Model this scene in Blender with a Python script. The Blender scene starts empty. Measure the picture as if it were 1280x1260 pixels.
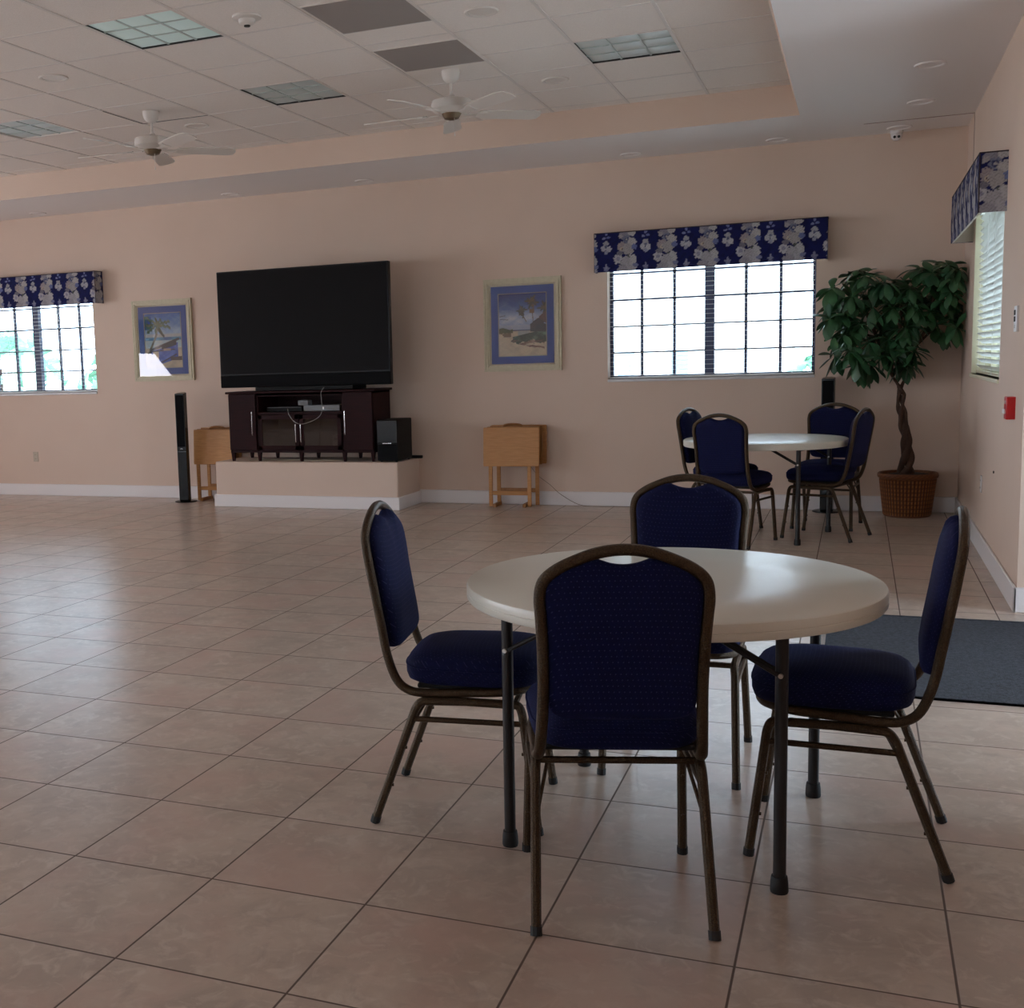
import bpy, math, random
from mathutils import Vector, Matrix
random.seed(7)
C = bpy.context.scene.collection
PI = math.pi

# ------------------------------------------------------------------ materials
def lin(c):
    return tuple(((x/255)/12.92 if x/255 <= .04045 else ((x/255+.055)/1.055)**2.4) for x in c)

def mat(name, col, rough=.6, metal=0, spec=.5, bump=None, emit=0, coat=0, noise=None, sheen=0):
    m = bpy.data.materials.new(name); m.use_nodes = True
    nt = m.node_tree; b = nt.nodes['Principled BSDF']
    c = lin(col) + (1,)
    b.inputs['Base Color'].default_value = c
    b.inputs['Roughness'].default_value = rough
    b.inputs['Metallic'].default_value = metal
    b.inputs['Specular IOR Level'].default_value = spec
    b.inputs['Coat Weight'].default_value = coat
    b.inputs['Sheen Weight'].default_value = sheen
    if emit:
        b.inputs['Emission Color'].default_value = c
        b.inputs['Emission Strength'].default_value = emit
    tc = nt.nodes.new('ShaderNodeTexCoord')
    if noise:                                   # (scale, second colour, contrast, stretch)
        sc, c2, con, st = noise
        mp = nt.nodes.new('ShaderNodeMapping'); mp.inputs['Scale'].default_value = st
        nt.links.new(tc.outputs['Object'], mp.inputs[0])
        n = nt.nodes.new('ShaderNodeTexNoise'); n.inputs['Scale'].default_value = sc
        n.inputs['Detail'].default_value = 5
        nt.links.new(mp.outputs[0], n.inputs['Vector'])
        r = nt.nodes.new('ShaderNodeMapRange')
        r.inputs[1].default_value = .5-con; r.inputs[2].default_value = .5+con
        nt.links.new(n.outputs['Fac'], r.inputs[0])
        mx = nt.nodes.new('ShaderNodeMix'); mx.data_type = 'RGBA'
        mx.inputs[6].default_value = c; mx.inputs[7].default_value = lin(c2)+(1,)
        nt.links.new(r.outputs[0], mx.inputs[0]); nt.links.new(mx.outputs[2], b.inputs['Base Color'])
    if bump:
        n = nt.nodes.new('ShaderNodeTexNoise'); n.inputs['Scale'].default_value = bump[0]; n.inputs['Detail'].default_value = 4
        nt.links.new(tc.outputs['Object'], n.inputs['Vector'])
        bp = nt.nodes.new('ShaderNodeBump'); bp.inputs['Strength'].default_value = bump[1]; bp.inputs['Distance'].default_value = .01
        nt.links.new(n.outputs['Fac'], bp.inputs['Height']); nt.links.new(bp.outputs[0], b.inputs['Normal'])
    return m

def vmat(name, rough=.7, spec=.3):
    m = bpy.data.materials.new(name); m.use_nodes = True
    nt = m.node_tree; b = nt.nodes['Principled BSDF']
    a = nt.nodes.new('ShaderNodeAttribute'); a.attribute_name = 'Col'
    nt.links.new(a.outputs['Color'], b.inputs['Base Color'])
    b.inputs['Roughness'].default_value = rough; b.inputs['Specular IOR Level'].default_value = spec
    return m

M = {}
M['wall'] = mat('wall_paint', (214, 190, 172), .75, bump=(60, .12), noise=(1.5, (210, 186, 168), .2, (1, 1, 1)))
M['soffit'] = mat('soffit_paint', (238, 232, 230), .7, bump=(70, .1))
M['ceil'] = mat('ceiling_tile', (234, 225, 217), .85, bump=(160, .25), noise=(90, (228, 218, 210), .2, (1, 1, 1)))
M['grid'] = mat('ceiling_tee_bar', (216, 207, 200), .5)
M['white'] = mat('white_trim', (226, 220, 218), .35)
M['vinyl'] = mat('dark_window_frame', (58, 62, 88), .5)
M['sill'] = mat('sill_stone', (215, 212, 212), .3, noise=(12, (200, 198, 200), .2, (1, 1, 1)))
M['frame_metal'] = mat('hammered_bronze_tube', (52, 38, 24), .36, metal=.6, bump=(260, .5), noise=(300, (76, 58, 36), .12, (1, 1, 1)))
M['rubber'] = mat('black_rubber', (16, 15, 16), .6)
M['table_leg'] = mat('dark_grey_tube', (36, 33, 34), .42, metal=.3)
M['bolt'] = mat('zinc_bolt', (190, 185, 180), .3, metal=1)
M['plastic'] = mat('cream_blow_moulded_plastic', (224, 222, 210), .31, bump=(120, .04), noise=(3, (214, 210, 198), .25, (1, 1, 1)))
M['plastic_under'] = mat('cream_plastic_underside', (205, 200, 188), .6)
M['tv'] = mat('tv_black_gloss', (10, 9, 11), .3, spec=.25)
M['screen'] = mat('tv_screen_glass', (11, 8, 9), .45, spec=.1)
M['tvband'] = mat('tv_speaker_cloth', (7, 7, 9), .8, spec=.15)
M['espresso'] = mat('espresso_wood', (44, 13, 14), .5, spec=.12, noise=(14, (28, 8, 9), .25, (.4, 1, 8)))
M['dark'] = mat('dark_recess', (8, 7, 8), .8)
M['chrome'] = mat('brushed_steel', (200, 196, 192), .25, metal=1)
M['blackgloss'] = mat('black_speaker_gloss', (9, 9, 11), .2, spec=.3)
M['blackmatte'] = mat('black_speaker_side', (15, 15, 14), .6, spec=.2)
M['silverbox'] = mat('grey_player_face', (120, 120, 120), .4)
M['cord'] = mat('grey_cord', (150, 146, 142), .5)
M['cordblack'] = mat('black_cord', (20, 14, 14), .5)
M['pine'] = mat('honey_pine', (196, 142, 82), .45, noise=(9, (170, 114, 58), .3, (1, 1, 9)))
M['pine2'] = mat('honey_pine_dark', (168, 116, 62), .45, noise=(9, (140, 92, 48), .3, (9, 1, 1)))
M['frame_cream'] = mat('cream_picture_frame', (206, 196, 168), .45, noise=(30, (188, 176, 146), .3, (1, 1, 1)))
M['mat_cream'] = mat('cream_picture_inner', (214, 206, 184), .7)
M['mat_blue'] = mat('blue_mat_board', (98, 124, 190), .8)
M['fillet'] = mat('cream_fillet', (190, 182, 160), .6)
M['vent'] = mat('grey_return_grille', (150, 141, 136), .7, bump=(300, .3))
M['black'] = mat('black_part_and_gap_shade', (18, 16, 16), .5)  # black parts, and painted shade in the ceiling gaps
M['lens_glow'] = mat('pale_green_lens', (196, 218, 214), .3, emit=.16)  # faint added glow for the reflecting lens of an unlit panel
M['lens_glow_dim'] = mat('pale_grey_lens', (182, 192, 190), .3, emit=.03)  # weaker added glow on the other unlit panels
M['louver'] = mat('louver_white', (176, 188, 184), .35)
M['fan'] = mat('white_fan_enamel', (214, 206, 198), .45)
M['brass'] = mat('dull_brass', (120, 105, 85), .35, metal=.8)
M['plate'] = mat('almond_plate', (186, 170, 150), .5)
M['plate_white'] = mat('white_plate', (215, 210, 208), .4)
M['red'] = mat('fire_red', (190, 18, 24), .35)
M['slot'] = mat('outlet_slot', (40, 34, 30), .7)
M['soil'] = mat('dark_moss', (52, 38, 28), .95, bump=(40, 1), noise=(40, (30, 22, 16), .2, (1, 1, 1)))
M['wicker'] = mat('brown_wicker', (128, 74, 36), .55, noise=(60, (84, 46, 20), .2, (1, 1, 1)))
M['bark'] = mat('brown_bark', (84, 58, 42), .85, bump=(50, .8), noise=(20, (60, 40, 30), .2, (1, 1, .3)))
M['leaf'] = mat('green_leaf', (62, 104, 62), .38, noise=(5, (30, 66, 44), .2, (1, 1, 1)))
M['twig'] = mat('green_twig', (70, 80, 45), .6)
M['mat_char'] = mat('charcoal_mat', (58, 62, 70), .95, bump=(180, 1), noise=(70, (38, 41, 48), .12, (1, 1, 1)))
M['slat'] = mat('white_blind_slat', (232, 232, 228), .4)
M['slat_lit'] = None
M['ground'] = mat('pale_concrete', (225, 222, 214), .9, noise=(2, (210, 206, 198), .2, (1, 1, 1)))
M['stucco'] = mat('white_stucco', (240, 238, 232), .9)
M['hedge'] = mat('hedge_green', (96, 150, 120), .9, noise=(6, (150, 190, 170), .2, (1, 1, 1)))
M['housepane'] = mat('house_pane', (120, 150, 155), .3)

def slat_material():
    m = bpy.data.materials.new('translucent_slat'); m.use_nodes = True
    nt = m.node_tree; nt.nodes.clear()
    o = nt.nodes.new('ShaderNodeOutputMaterial'); d = nt.nodes.new('ShaderNodeBsdfPrincipled')
    d.inputs['Base Color'].default_value = lin((230, 231, 226))+(1,); d.inputs['Roughness'].default_value = .4
    t = nt.nodes.new('ShaderNodeBsdfTranslucent'); t.inputs[0].default_value = lin((222, 226, 218))+(1,)
    x = nt.nodes.new('ShaderNodeMixShader'); x.inputs[0].default_value = .1
    nt.links.new(d.outputs[0], x.inputs[1]); nt.links.new(t.outputs[0], x.inputs[2]); nt.links.new(x.outputs[0], o.inputs[0])
    return m
M['slat_lit'] = slat_material()

def glass_material(tr=(.94, .97, .96, 1)):
    m = bpy.data.materials.new('clear_pane'); m.use_nodes = True
    nt = m.node_tree; nt.nodes.clear()
    o = nt.nodes.new('ShaderNodeOutputMaterial'); t = nt.nodes.new('ShaderNodeBsdfTransparent')
    t.inputs[0].default_value = tr
    g = nt.nodes.new('ShaderNodeBsdfGlossy'); g.inputs['Roughness'].default_value = .02
    f = nt.nodes.new('ShaderNodeFresnel'); f.inputs[0].default_value = 1.45
    x = nt.nodes.new('ShaderNodeMixShader')
    nt.links.new(f.outputs[0], x.inputs[0]); nt.links.new(t.outputs[0], x.inputs[1]); nt.links.new(g.outputs[0], x.inputs[2])
    nt.links.new(x.outputs[0], o.inputs[0])
    return m
M['glass'] = glass_material(); M['glass2'] = glass_material((1, 1, 1, 1))

def smoked_glass():
    m = bpy.data.materials.new('smoked_door_glass'); m.use_nodes = True
    nt = m.node_tree; nt.nodes.clear()
    o = nt.nodes.new('ShaderNodeOutputMaterial'); t = nt.nodes.new('ShaderNodeBsdfTransparent')
    t.inputs[0].default_value = (.32, .3, .3, 1)
    g = nt.nodes.new('ShaderNodeBsdfGlossy'); g.inputs['Roughness'].default_value = .05; g.inputs[0].default_value = (.8, .8, .8, 1)
    x = nt.nodes.new('ShaderNodeMixShader'); x.inputs[0].default_value = .07
    nt.links.new(t.outputs[0], x.inputs[1]); nt.links.new(g.outputs[0], x.inputs[2]); nt.links.new(x.outputs[0], o.inputs[0])
    return m
M['smoked'] = smoked_glass()

def fabric(name, plane):
    """navy cloth with a lattice of tiny woven dots"""
    m = bpy.data.materials.new(name); m.use_nodes = True
    nt = m.node_tree; b = nt.nodes['Principled BSDF']; L = nt.links.new
    tc = nt.nodes.new('ShaderNodeTexCoord'); sp = nt.nodes.new('ShaderNodeSeparateXYZ'); L(tc.outputs['Object'], sp.inputs[0])
    def mth(op, a, bb=None):
        n = nt.nodes.new('ShaderNodeMath'); n.operation = op
        for i, v in enumerate((a, bb)):
            if v is None: continue
            if isinstance(v, (int, float)): n.inputs[i].default_value = v
            else: L(v, n.inputs[i])
        return n.outputs[0]
    th = sp.outputs['Y' if plane == 'Z' else 'Z']
    u = mth('MULTIPLY', mth('ADD', sp.outputs[0], th), 1/.0125); v = mth('MULTIPLY', mth('ADD', sp.outputs[plane], th), 1/.0125)
    row = mth('FLOOR', v); off = mth('MULTIPLY', mth('MODULO', mth('ABSOLUTE', row), 2), .5)
    fu = mth('SUBTRACT', mth('FRACT', mth('ADD', u, off)), .5); fv = mth('SUBTRACT', mth('FRACT', v), .5)
    d = mth('SQRT', mth('ADD', mth('MULTIPLY', fu, fu), mth('MULTIPLY', fv, fv)))
    dot = mth('LESS_THAN', d, .13)
    n = nt.nodes.new('ShaderNodeTexNoise'); n.inputs['Scale'].default_value = 60; L(tc.outputs['Object'], n.inputs['Vector'])
    m1 = nt.nodes.new('ShaderNodeMix'); m1.data_type = 'RGBA'
    m1.inputs[6].default_value = lin((4, 9, 42))+(1,); m1.inputs[7].default_value = lin((8, 16, 62))+(1,); L(n.outputs['Fac'], m1.inputs[0])
    m2 = nt.nodes.new('ShaderNodeMix'); m2.data_type = 'RGBA'
    m2.inputs[7].default_value = lin((46, 48, 84))+(1,); L(dot, m2.inputs[0]); L(m1.outputs[2], m2.inputs[6])
    L(m2.outputs[2], b.inputs['Base Color'])
    b.inputs['Roughness'].default_value = .85; b.inputs['Specular IOR Level'].default_value = .2
    b.inputs['Sheen Weight'].default_value = .08; b.inputs['Sheen Tint'].default_value = lin((60, 80, 200))+(1,)
    bp = nt.nodes.new('ShaderNodeBump'); bp.inputs['Strength'].default_value = .3; bp.inputs['Distance'].default_value = .002
    n2 = nt.nodes.new('ShaderNodeTexNoise'); n2.inputs['Scale'].default_value = 500; L(tc.outputs['Object'], n2.inputs['Vector'])
    L(n2.outputs['Fac'], bp.inputs['Height']); L(bp.outputs[0], b.inputs['Normal'])
    return m
M['fab_back'] = fabric('navy_dotted_cloth_back', 'Z'); M['fab_seat'] = fabric('navy_dotted_cloth_seat', 'Y')

TILE, TX, TY = .4659, -2.1033, 2.2156
def floor_material():
    m = bpy.data.materials.new('beige_porcelain_tiles'); m.use_nodes = True
    nt = m.node_tree; b = nt.nodes['Principled BSDF']; L = nt.links.new
    tc = nt.nodes.new('ShaderNodeTexCoord'); sp = nt.nodes.new('ShaderNodeSeparateXYZ'); L(tc.outputs['Object'], sp.inputs[0])
    def mth(op, a, bb=None, cc=None):
        n = nt.nodes.new('ShaderNodeMath'); n.operation = op
        for i, v in enumerate((a, bb, cc)):
            if v is None: continue
            if isinstance(v, (int, float)): n.inputs[i].default_value = v
            else: L(v, n.inputs[i])
        return n.outputs[0]
    u = mth('DIVIDE', mth('SUBTRACT', sp.outputs[0], TX), TILE); v = mth('DIVIDE', mth('SUBTRACT', sp.outputs[1], TY), TILE)
    iu = mth('FLOOR', u); iv = mth('FLOOR', v)
    def edge(t):
        f = mth('FRACT', t); return mth('MINIMUM', f, mth('SUBTRACT', 1, f))
    e = mth('MINIMUM', edge(u), edge(v))
    gr = nt.nodes.new('ShaderNodeMapRange'); gr.interpolation_type = 'SMOOTHSTEP'
    gr.inputs[1].default_value = .004; gr.inputs[2].default_value = .0085; L(e, gr.inputs[0])      # 0 in the grout
    cmb = nt.nodes.new('ShaderNodeCombineXYZ'); L(iu, cmb.inputs[0]); L(iv, cmb.inputs[1])
    wn = nt.nodes.new('ShaderNodeTexWhiteNoise'); wn.noise_dimensions = '3D'; L(cmb.outputs[0], wn.inputs['Vector'])
    # each tile shows a different piece of the mottled print
    add = nt.nodes.new('ShaderNodeVectorMath'); add.operation = 'MULTIPLY_ADD'
    L(wn.outputs['Color'], add.inputs[0]); add.inputs[1].default_value = (30, 30, 30); L(tc.outputs['Object'], add.inputs[2])
    def noise(s, d, dist=0):
        n = nt.nodes.new('ShaderNodeTexNoise'); n.inputs['Scale'].default_value = s; n.inputs['Detail'].default_value = d
        n.inputs['Distortion'].default_value = dist; n.inputs['Roughness'].default_value = .62
        L(add.outputs[0], n.inputs['Vector']); return n.outputs['Fac']
    def ramp(f, lo, hi):
        r = nt.nodes.new('ShaderNodeMapRange'); r.inputs[1].default_value = lo; r.inputs[2].default_value = hi; L(f, r.inputs[0]); return r.outputs[0]
    def mix(f, a, bb):
        x = nt.nodes.new('ShaderNodeMix'); x.data_type = 'RGBA'
        L(f, x.inputs[0]) if not isinstance(f, float) else setattr(x.inputs[0], 'default_value', f)
        for i, q in ((6, a), (7, bb)):
            if isinstance(q, tuple): x.inputs[i].default_value = lin(q)+(1,)
            else: L(q, x.inputs[i])
        return x.outputs[2]
    c = mix(ramp(noise(4.5, 10, .5), .4, .6), FL[0], FL[1])
    c = mix(mth('MULTIPLY', ramp(noise(16, 9, 1.0), .5, .66), .75), c, FL[2])
    c = mix(mth('MULTIPLY', ramp(noise(11, 9, .8), .55, .7), .5), c, (158, 140, 128))
    c = mix(mth('MULTIPLY', ramp(noise(2.2, 4), .48, .66), .7), c, FL[3])
    c = mix(mth('MULTIPLY', ramp(wn.outputs['Value'], 0, 1), .22), c, FL[4])
    c = mix(gr.outputs[0], FL[5], c)
    L(c, b.inputs['Base Color'])
    ro = mth('ADD', mth('MULTIPLY', noise(6, 4), .06), .26)
    ro = mth('ADD', mth('MULTIPLY', gr.outputs[0], mth('SUBTRACT', ro, .7)), .7)
    L(ro, b.inputs['Roughness'])
    b.inputs['Specular IOR Level'].default_value = .75
    # height: sunk grout, pillowed edges, faint waviness
    pil = nt.nodes.new('ShaderNodeMapRange'); pil.interpolation_type = 'SMOOTHSTEP'
    pil.inputs[1].default_value = .004; pil.inputs[2].default_value = .05; L(e, pil.inputs[0])
    h = mth('ADD', mth('MULTIPLY', gr.outputs[0], .6), mth('MULTIPLY', pil.outputs[0], .25))
    h = mth('ADD', h, mth('MULTIPLY', noise(14, 4), .18))
    bp = nt.nodes.new('ShaderNodeBump'); bp.inputs['Strength'].default_value = .35; bp.inputs['Distance'].default_value = .002
    L(h, bp.inputs['Height']); L(bp.outputs[0], b.inputs['Normal'])
    return m
FL = [(198, 180, 164), (178, 160, 145), (210, 196, 182), (196, 164, 150), (174, 158, 146), (92, 74, 64)]
M['floor'] = floor_material()

# ------------------------------------------------------------------ mesh builder
def fillet(P, r, n=6):
    """round the corners of an open polyline"""
    P = [Vector(p) for p in P]; out = [P[0]]
    for i in range(1, len(P)-1):
        a, b, c = P[i-1], P[i], P[i+1]; rr = min(r, (a-b).length*.49, (c-b).length*.49)
        p, q = b+(a-b).normalized()*rr, b+(c-b).normalized()*rr
        for k in range(n+1):
            t = k/n; out.append(p*(1-t)**2+b*2*t*(1-t)+q*t*t)
    out.append(P[-1]); return out

def spline(P, n=6, closed=False):
    P = [Vector(p) for p in P]; N = len(P); out = []
    rng = range(N if closed else N-1)
    for i in rng:
        g = lambda k: P[k % N] if closed else P[max(0, min(N-1, k))]
        a, b, c, d = g(i-1), g(i), g(i+1), g(i+2)
        for k in range(n):
            t = k/n
            out.append(.5*((2*b)+(c-a)*t+(2*a-5*b+4*c-d)*t*t+(3*b-a-3*c+d)*t**3))
    if not closed: out.append(P[-1])
    return out

class MB:
    def __init__(s): s.v = []; s.f = []; s.c = []
    def add(s, vs, fs, T=None):
        o = len(s.v)
        s.v += [tuple(T @ Vector(v)) if T else tuple(v) for v in vs]
        s.f += [tuple(i+o for i in f) for f in fs]; return s
    def box(s, a, b, T=None):
        x0, y0, z0 = a; x1, y1, z1 = b
        vs = [(x0,y0,z0),(x1,y0,z0),(x1,y1,z0),(x0,y1,z0),(x0,y0,z1),(x1,y0,z1),(x1,y1,z1),(x0,y1,z1)]
        return s.add(vs, [(3,2,1,0),(4,5,6,7),(0,1,5,4),(1,2,6,5),(2,3,7,6),(3,0,4,7)], T)
    def tube(s, P, r, n=10, closed=False, cap=True, T=None, r2=None):
        P = [Vector(p) for p in P]; N = len(P); vs = []; fs = []
        tan = []
        for i in range(N):
            a = P[i-1] if (i or closed) else P[0]; b = P[(i+1) % N] if (i < N-1 or closed) else P[-1]
            tan.append((b-a).normalized())
        u = tan[0].orthogonal().normalized(); 
        ref = Vector((0, 0, 1)) if abs(tan[0].z) < .9 else Vector((0, 1, 0))
        u = (ref-tan[0]*ref.dot(tan[0])).normalized()
        for i in range(N):
            t = tan[i]; u = (u-t*u.dot(t)).normalized(); w = t.cross(u)
            ri = r(i/(N-1)) if callable(r) else r; rj = ri if r2 is None else r2
            for k in range(n):
                a = 2*PI*k/n; vs.append(P[i]+u*math.cos(a)*ri+w*math.sin(a)*rj)
        for i in range(N if closed else N-1):
            j = (i+1) % N
            for k in range(n):
                fs.append((i*n+k, i*n+(k+1) % n, j*n+(k+1) % n, j*n+k))
        if cap and not closed:
            fs.append(tuple(reversed(range(n)))); fs.append(tuple((N-1)*n+k for k in range(n)))
        return s.add(vs, fs, T)
    def lathe(s, prof, n=32, T=None, wob=None):
        vs = []; fs = []
        m = len(prof)
        for i, (r, z) in enumerate(prof):
            for k in range(n):
                a = 2*PI*k/n; q = r*(1+(wob(a, i) if wob else 0)); vs.append((q*math.cos(a), q*math.sin(a), z))
        for i in range(m-1):
            for k in range(n): fs.append((i*n+k, i*n+(k+1) % n, (i+1)*n+(k+1) % n, (i+1)*n+k))
        if prof[0][0] > 1e-6: fs.append(tuple(reversed(range(n))))
        if prof[-1][0] > 1e-6: fs.append(tuple((m-1)*n+k for k in range(n)))
        return s.add(vs, fs, T)
    def rings(s, R, T=None):
        """closed rings of equal length, capped both ends"""
        n = len(R[0]); vs = [p for r in R for p in r]; fs = []
        for i in range(len(R)-1):
            for k in range(n): fs.append((i*n+k, i*n+(k+1) % n, (i+1)*n+(k+1) % n, (i+1)*n+k))
        fs.append(tuple(reversed(range(n)))); fs.append(tuple((len(R)-1)*n+k for k in range(n)))
        return s.add(vs, fs, T)
    def grid(s, f, nu, nv, col=None):
        o = len(s.v)
        for j in range(nv+1):
            for i in range(nu+1):
                s.v.append(tuple(f(i/nu, j/nv)))
                if col: s.c.append(col(i/nu, j/nv))
        for j in range(nv):
            for i in range(nu):
                a = o+j*(nu+1)+i; s.f.append((a, a+1, a+nu+2, a+nu+1))
        return s
    def build(s, name, m, parent=None, smooth=False, loc=None, bevel=0, rot=None):
        me = bpy.data.meshes.new(name); me.from_pydata(s.v, [], s.f); me.update()
        ms = m if isinstance(m, list) else [m]
        for q in ms: me.materials.append(q)
        if s.c:
            at = me.color_attributes.new('Col', 'FLOAT_COLOR', 'POINT')
            for i, c in enumerate(s.c): at.data[i].color = (*lin(c), 1)
        if smooth:
            for p in me.polygons: p.use_smooth = True
        o = bpy.data.objects.new(name, me); C.objects.link(o)
        if smooth == 'auto' or bevel:
            for p in me.polygons: p.use_smooth = True
            try: me.set_sharp_from_angle(angle=math.radians(35))
            except Exception: pass
        if bevel:
            b = o.modifiers.new('bevel', 'BEVEL'); b.width = bevel; b.segments = 2; b.limit_method = 'ANGLE'; b.harden_normals = False
        if loc: o.location = loc
        if rot: o.rotation_euler = rot
        if parent: o.parent = parent
        return o

def tag(o, label, cat, group=None):
    o['label'] = label; o['category'] = cat
    if group: o['group'] = group
    return o
def thing(name, label, cat, loc, rz=0, group=None):
    o = bpy.data.objects.new(name, None); C.objects.link(o); o.empty_display_size = .1
    o.location = loc; o.rotation_euler = (0, 0, rz)
    return tag(o, label, cat, group)
def struct(o): o['kind'] = 'structure'; return o
def dup(root, loc, rz, label, group=None):
    r = root.copy(); C.objects.link(r); r.location = loc; r.rotation_euler = (0, 0, rz); r['label'] = label
    if group: r['group'] = group
    for ch in list(root.children):
        c = ch.copy(); C.objects.link(c); c.parent = r
        for g in list(ch.children):
            d = g.copy(); C.objects.link(d); d.parent = c
    return r

# ------------------------------------------------------------------ the room
YB, XR, XL, YF = 11.05, .79, -13.2, -4.5
ZS, ZC = 3.2, 3.43
def wall_mesh(axis, p, thick, a0, a1, z0, z1, holes):
    """a wall lying along an axis, with rectangular openings (a, b, zlow, zhigh)"""
    mb = MB(); cuts = sorted({a0, a1, *[h[0] for h in holes], *[h[1] for h in holes]})
    for c0, c1 in zip(cuts, cuts[1:]):
        hs = [h for h in holes if h[0] <= c0+1e-6 and h[1] >= c1-1e-6]
        segs = [(z0, z1)] if not hs else [(z0, hs[0][2]), (hs[0][3], z1)]
        for s0, s1 in segs:
            if s1-s0 < 1e-4: continue
            if axis == 'x': mb.box((c0, min(p, p+thick), s0), (c1, max(p, p+thick), s1))
            else: mb.box((min(p, p+thick), c0, s0), (max(p, p+thick), c1, s1))
    return mb
W1 = (-9.76, -7.95, 1.2, 2.43); W2 = (-2.165, -.355, 1.2, 2.43); W3 = (8.15, 10.12, 1.2, 2.43)
struct(wall_mesh('x', YB, .2, XL-.2, XR+.2, 0, ZS+.5, [W1, W2]).build('wall_back', M['wall']))
struct(wall_mesh('y', XR, .2, 6.95, YB, 0, ZS+.5, [W3]).build('wall_right', M['wall']))
struct(MB().box((XR, 4.0-.15, 0), (2.4, 4.0, ZS+.2)).box((XR+.2, 6.95, 0), (2.4, 7.15, ZS+.2)).build('wall_alcove', M['wall']))
struct(wall_mesh('y', 2.2, .2, 4.0, 6.95, 0, ZS+.2, [(4.5, 6.6, 0, 2.35)]).build('wall_alcove_east', M['wall']))
struct(wall_mesh('y', XR, .2, YF, 3.85, 0, ZS+.5, []).build('wall_right_front', M['wall']))
LW = [(-2.5, -.3, .9, 2.5), (1.5, 3.7, .9, 2.5), (5.6, 7.8, .9, 2.5)]
struct(wall_mesh('y', XL, -.2, YF, YB, 0, ZS+.5, LW).build('wall_left', M['wall']))
FW = [(-10.5, -8.3, .9, 2.4), (-6.2, -4.0, .9, 2.4)]
struct(wall_mesh('x', YF, -.2, XL-.2, XR+.2, 0, ZS+.5, FW).build('wall_front', M['wall']))
struct(MB().box((XL-.2, YF-.2, -.12), (2.4, YB+.2, 0)).build('floor', M['floor']))
# lowered border of the ceiling, the tray recess and the tile field
TX0, TX1, TY0, TY1 = -12.2, -.45, -3.5, 9.8
sf = MB()
sf.box((XL, TY1, ZS), (XR+.01, YB+.05, ZS+.06)).box((XL, YF, ZS), (XR, TY0, ZS+.06)).box((XL, TY0, ZS), (TX0, TY1, ZS+.06)).box((TX1, TY0, ZS), (2.4, TY1, ZS+.06))
sf.box((XR, TY0, ZS+.06), (2.4, 7, ZS+.12))
struct(sf.build('ceiling_soffit', M['soffit']))
tr = MB(); SL = .07                               # sloped faces of the tray
q = [(TX0, TY0), (TX1, TY0), (TX1, TY1), (TX0, TY1)]; q2 = [(TX0-0+SL, TY0+SL), (TX1-SL, TY0+SL), (TX1-SL, TY1-.02), (TX0+SL, TY1-.02)]
vs = [(x, y, ZS) for x, y in q]+[(x, y, ZC) for x, y in q2]+[(x+(.05 if x > -5 else -.05), y+(.05 if y > 0 else -.05), ZS+.001) for x, y in q]+[(x+(.05 if x > -5 else -.05), y+(.05 if y > 0 else -.05), ZC) for x, y in q2]
for i in range(4):
    j = (i+1) % 4
tr.add(vs, [(i, (i+1) % 4, 4+(i+1) % 4, 4+i) for i in range(4)]+[(8+i, 12+i, 12+(i+1) % 4, 8+(i+1) % 4) for i in range(4)]+[(4+i, 4+(i+1) % 4, 12+(i+1) % 4, 12+i) for i in range(4)])
struct(tr.build('trim_tray', M['wall']))
GX, GP, GY, GQ = -.51, .613, 7.735, .62
gx = lambda i: GX-GP*i
gy = lambda j: GY+GQ*j
PANELS = [(5, 0), (1, 0), (9, 0), (5, -3), (1, -4), (9, -3), (5, -7), (9, -7), (14, 0), (14, -4)]       # (x cell, y cell)
VENTS = [(-2.93, 7.26), (-2.93, 6.19)]
holes = [(gx(i+1), gx(i), gy(j), gy(j+1)) for i, j in PANELS]
cl = MB()
xs = sorted({TX0, TX1, *[h[0] for h in holes], *[h[1] for h in holes]}); ys = sorted({TY0, TY1, *[h[2] for h in holes], *[h[3] for h in holes]})
for x0, x1 in zip(xs, xs[1:]):
    for y0, y1 in zip(ys, ys[1:]):
        if any(h[0] <= x0+1e-6 and h[1] >= x1-1e-6 and h[2] <= y0+1e-6 and h[3] >= y1-1e-6 for h in holes): continue
        cl.box((x0, y0, ZC), (x1, y1, ZC+.02))
struct(cl.build('ceiling', M['ceil']))
struct(MB().box((XL-.2, YF-.2, ZC+.25), (2.4, YB+.2, ZC+.35)).build('ceiling_deck', M['ceil']))
tb = MB()
i = 0
while gx(i) > TX0+.1:
    tb.box((gx(i)-.011, TY0+SL, ZC-.004), (gx(i)+.011, TY1-.03, ZC)); i += 1
j = -18
while gy(j) < TY1-.05:
    if gy(j) > TY0+.1: tb.box((TX0+SL, gy(j)-.009, ZC-.003), (TX1-SL, gy(j)+.009, ZC))
    j += 1
struct(tb.build('trim_ceiling_grid', M['grid']))
# thin brown-grey line, a hairline seam of the soffit and right wall
sm = MB().box((0, 10.47, ZS-.004), (XR, 10.476, ZS)).box((XR-.003, 10.47, 2.6), (XR, 10.476, ZS))
struct(sm.build('trim_seam', mat('soffit_seam', (150, 130, 122), .8)))

def baseboard(name, segs):
    mb = MB()
    for a, b in segs: mb.box(a, b)
    return struct(mb.build(name, M['white'], bevel=.006))
baseboard('baseboard_back', [((XL, YB-.018, 0), (-6.09, YB, .135)), ((-4.07, YB-.018, 0), (XR, YB, .135))])
baseboard('baseboard_right', [((XR-.018, 6.93, 0), (XR, YB-.02, .135)), ((XR-.018, 6.93, 0), (XR+.21, 6.95, .135))])
baseboard('baseboard_left', [((XL, YF, 0), (XL+.018, YB-.02, .135))])
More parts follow.
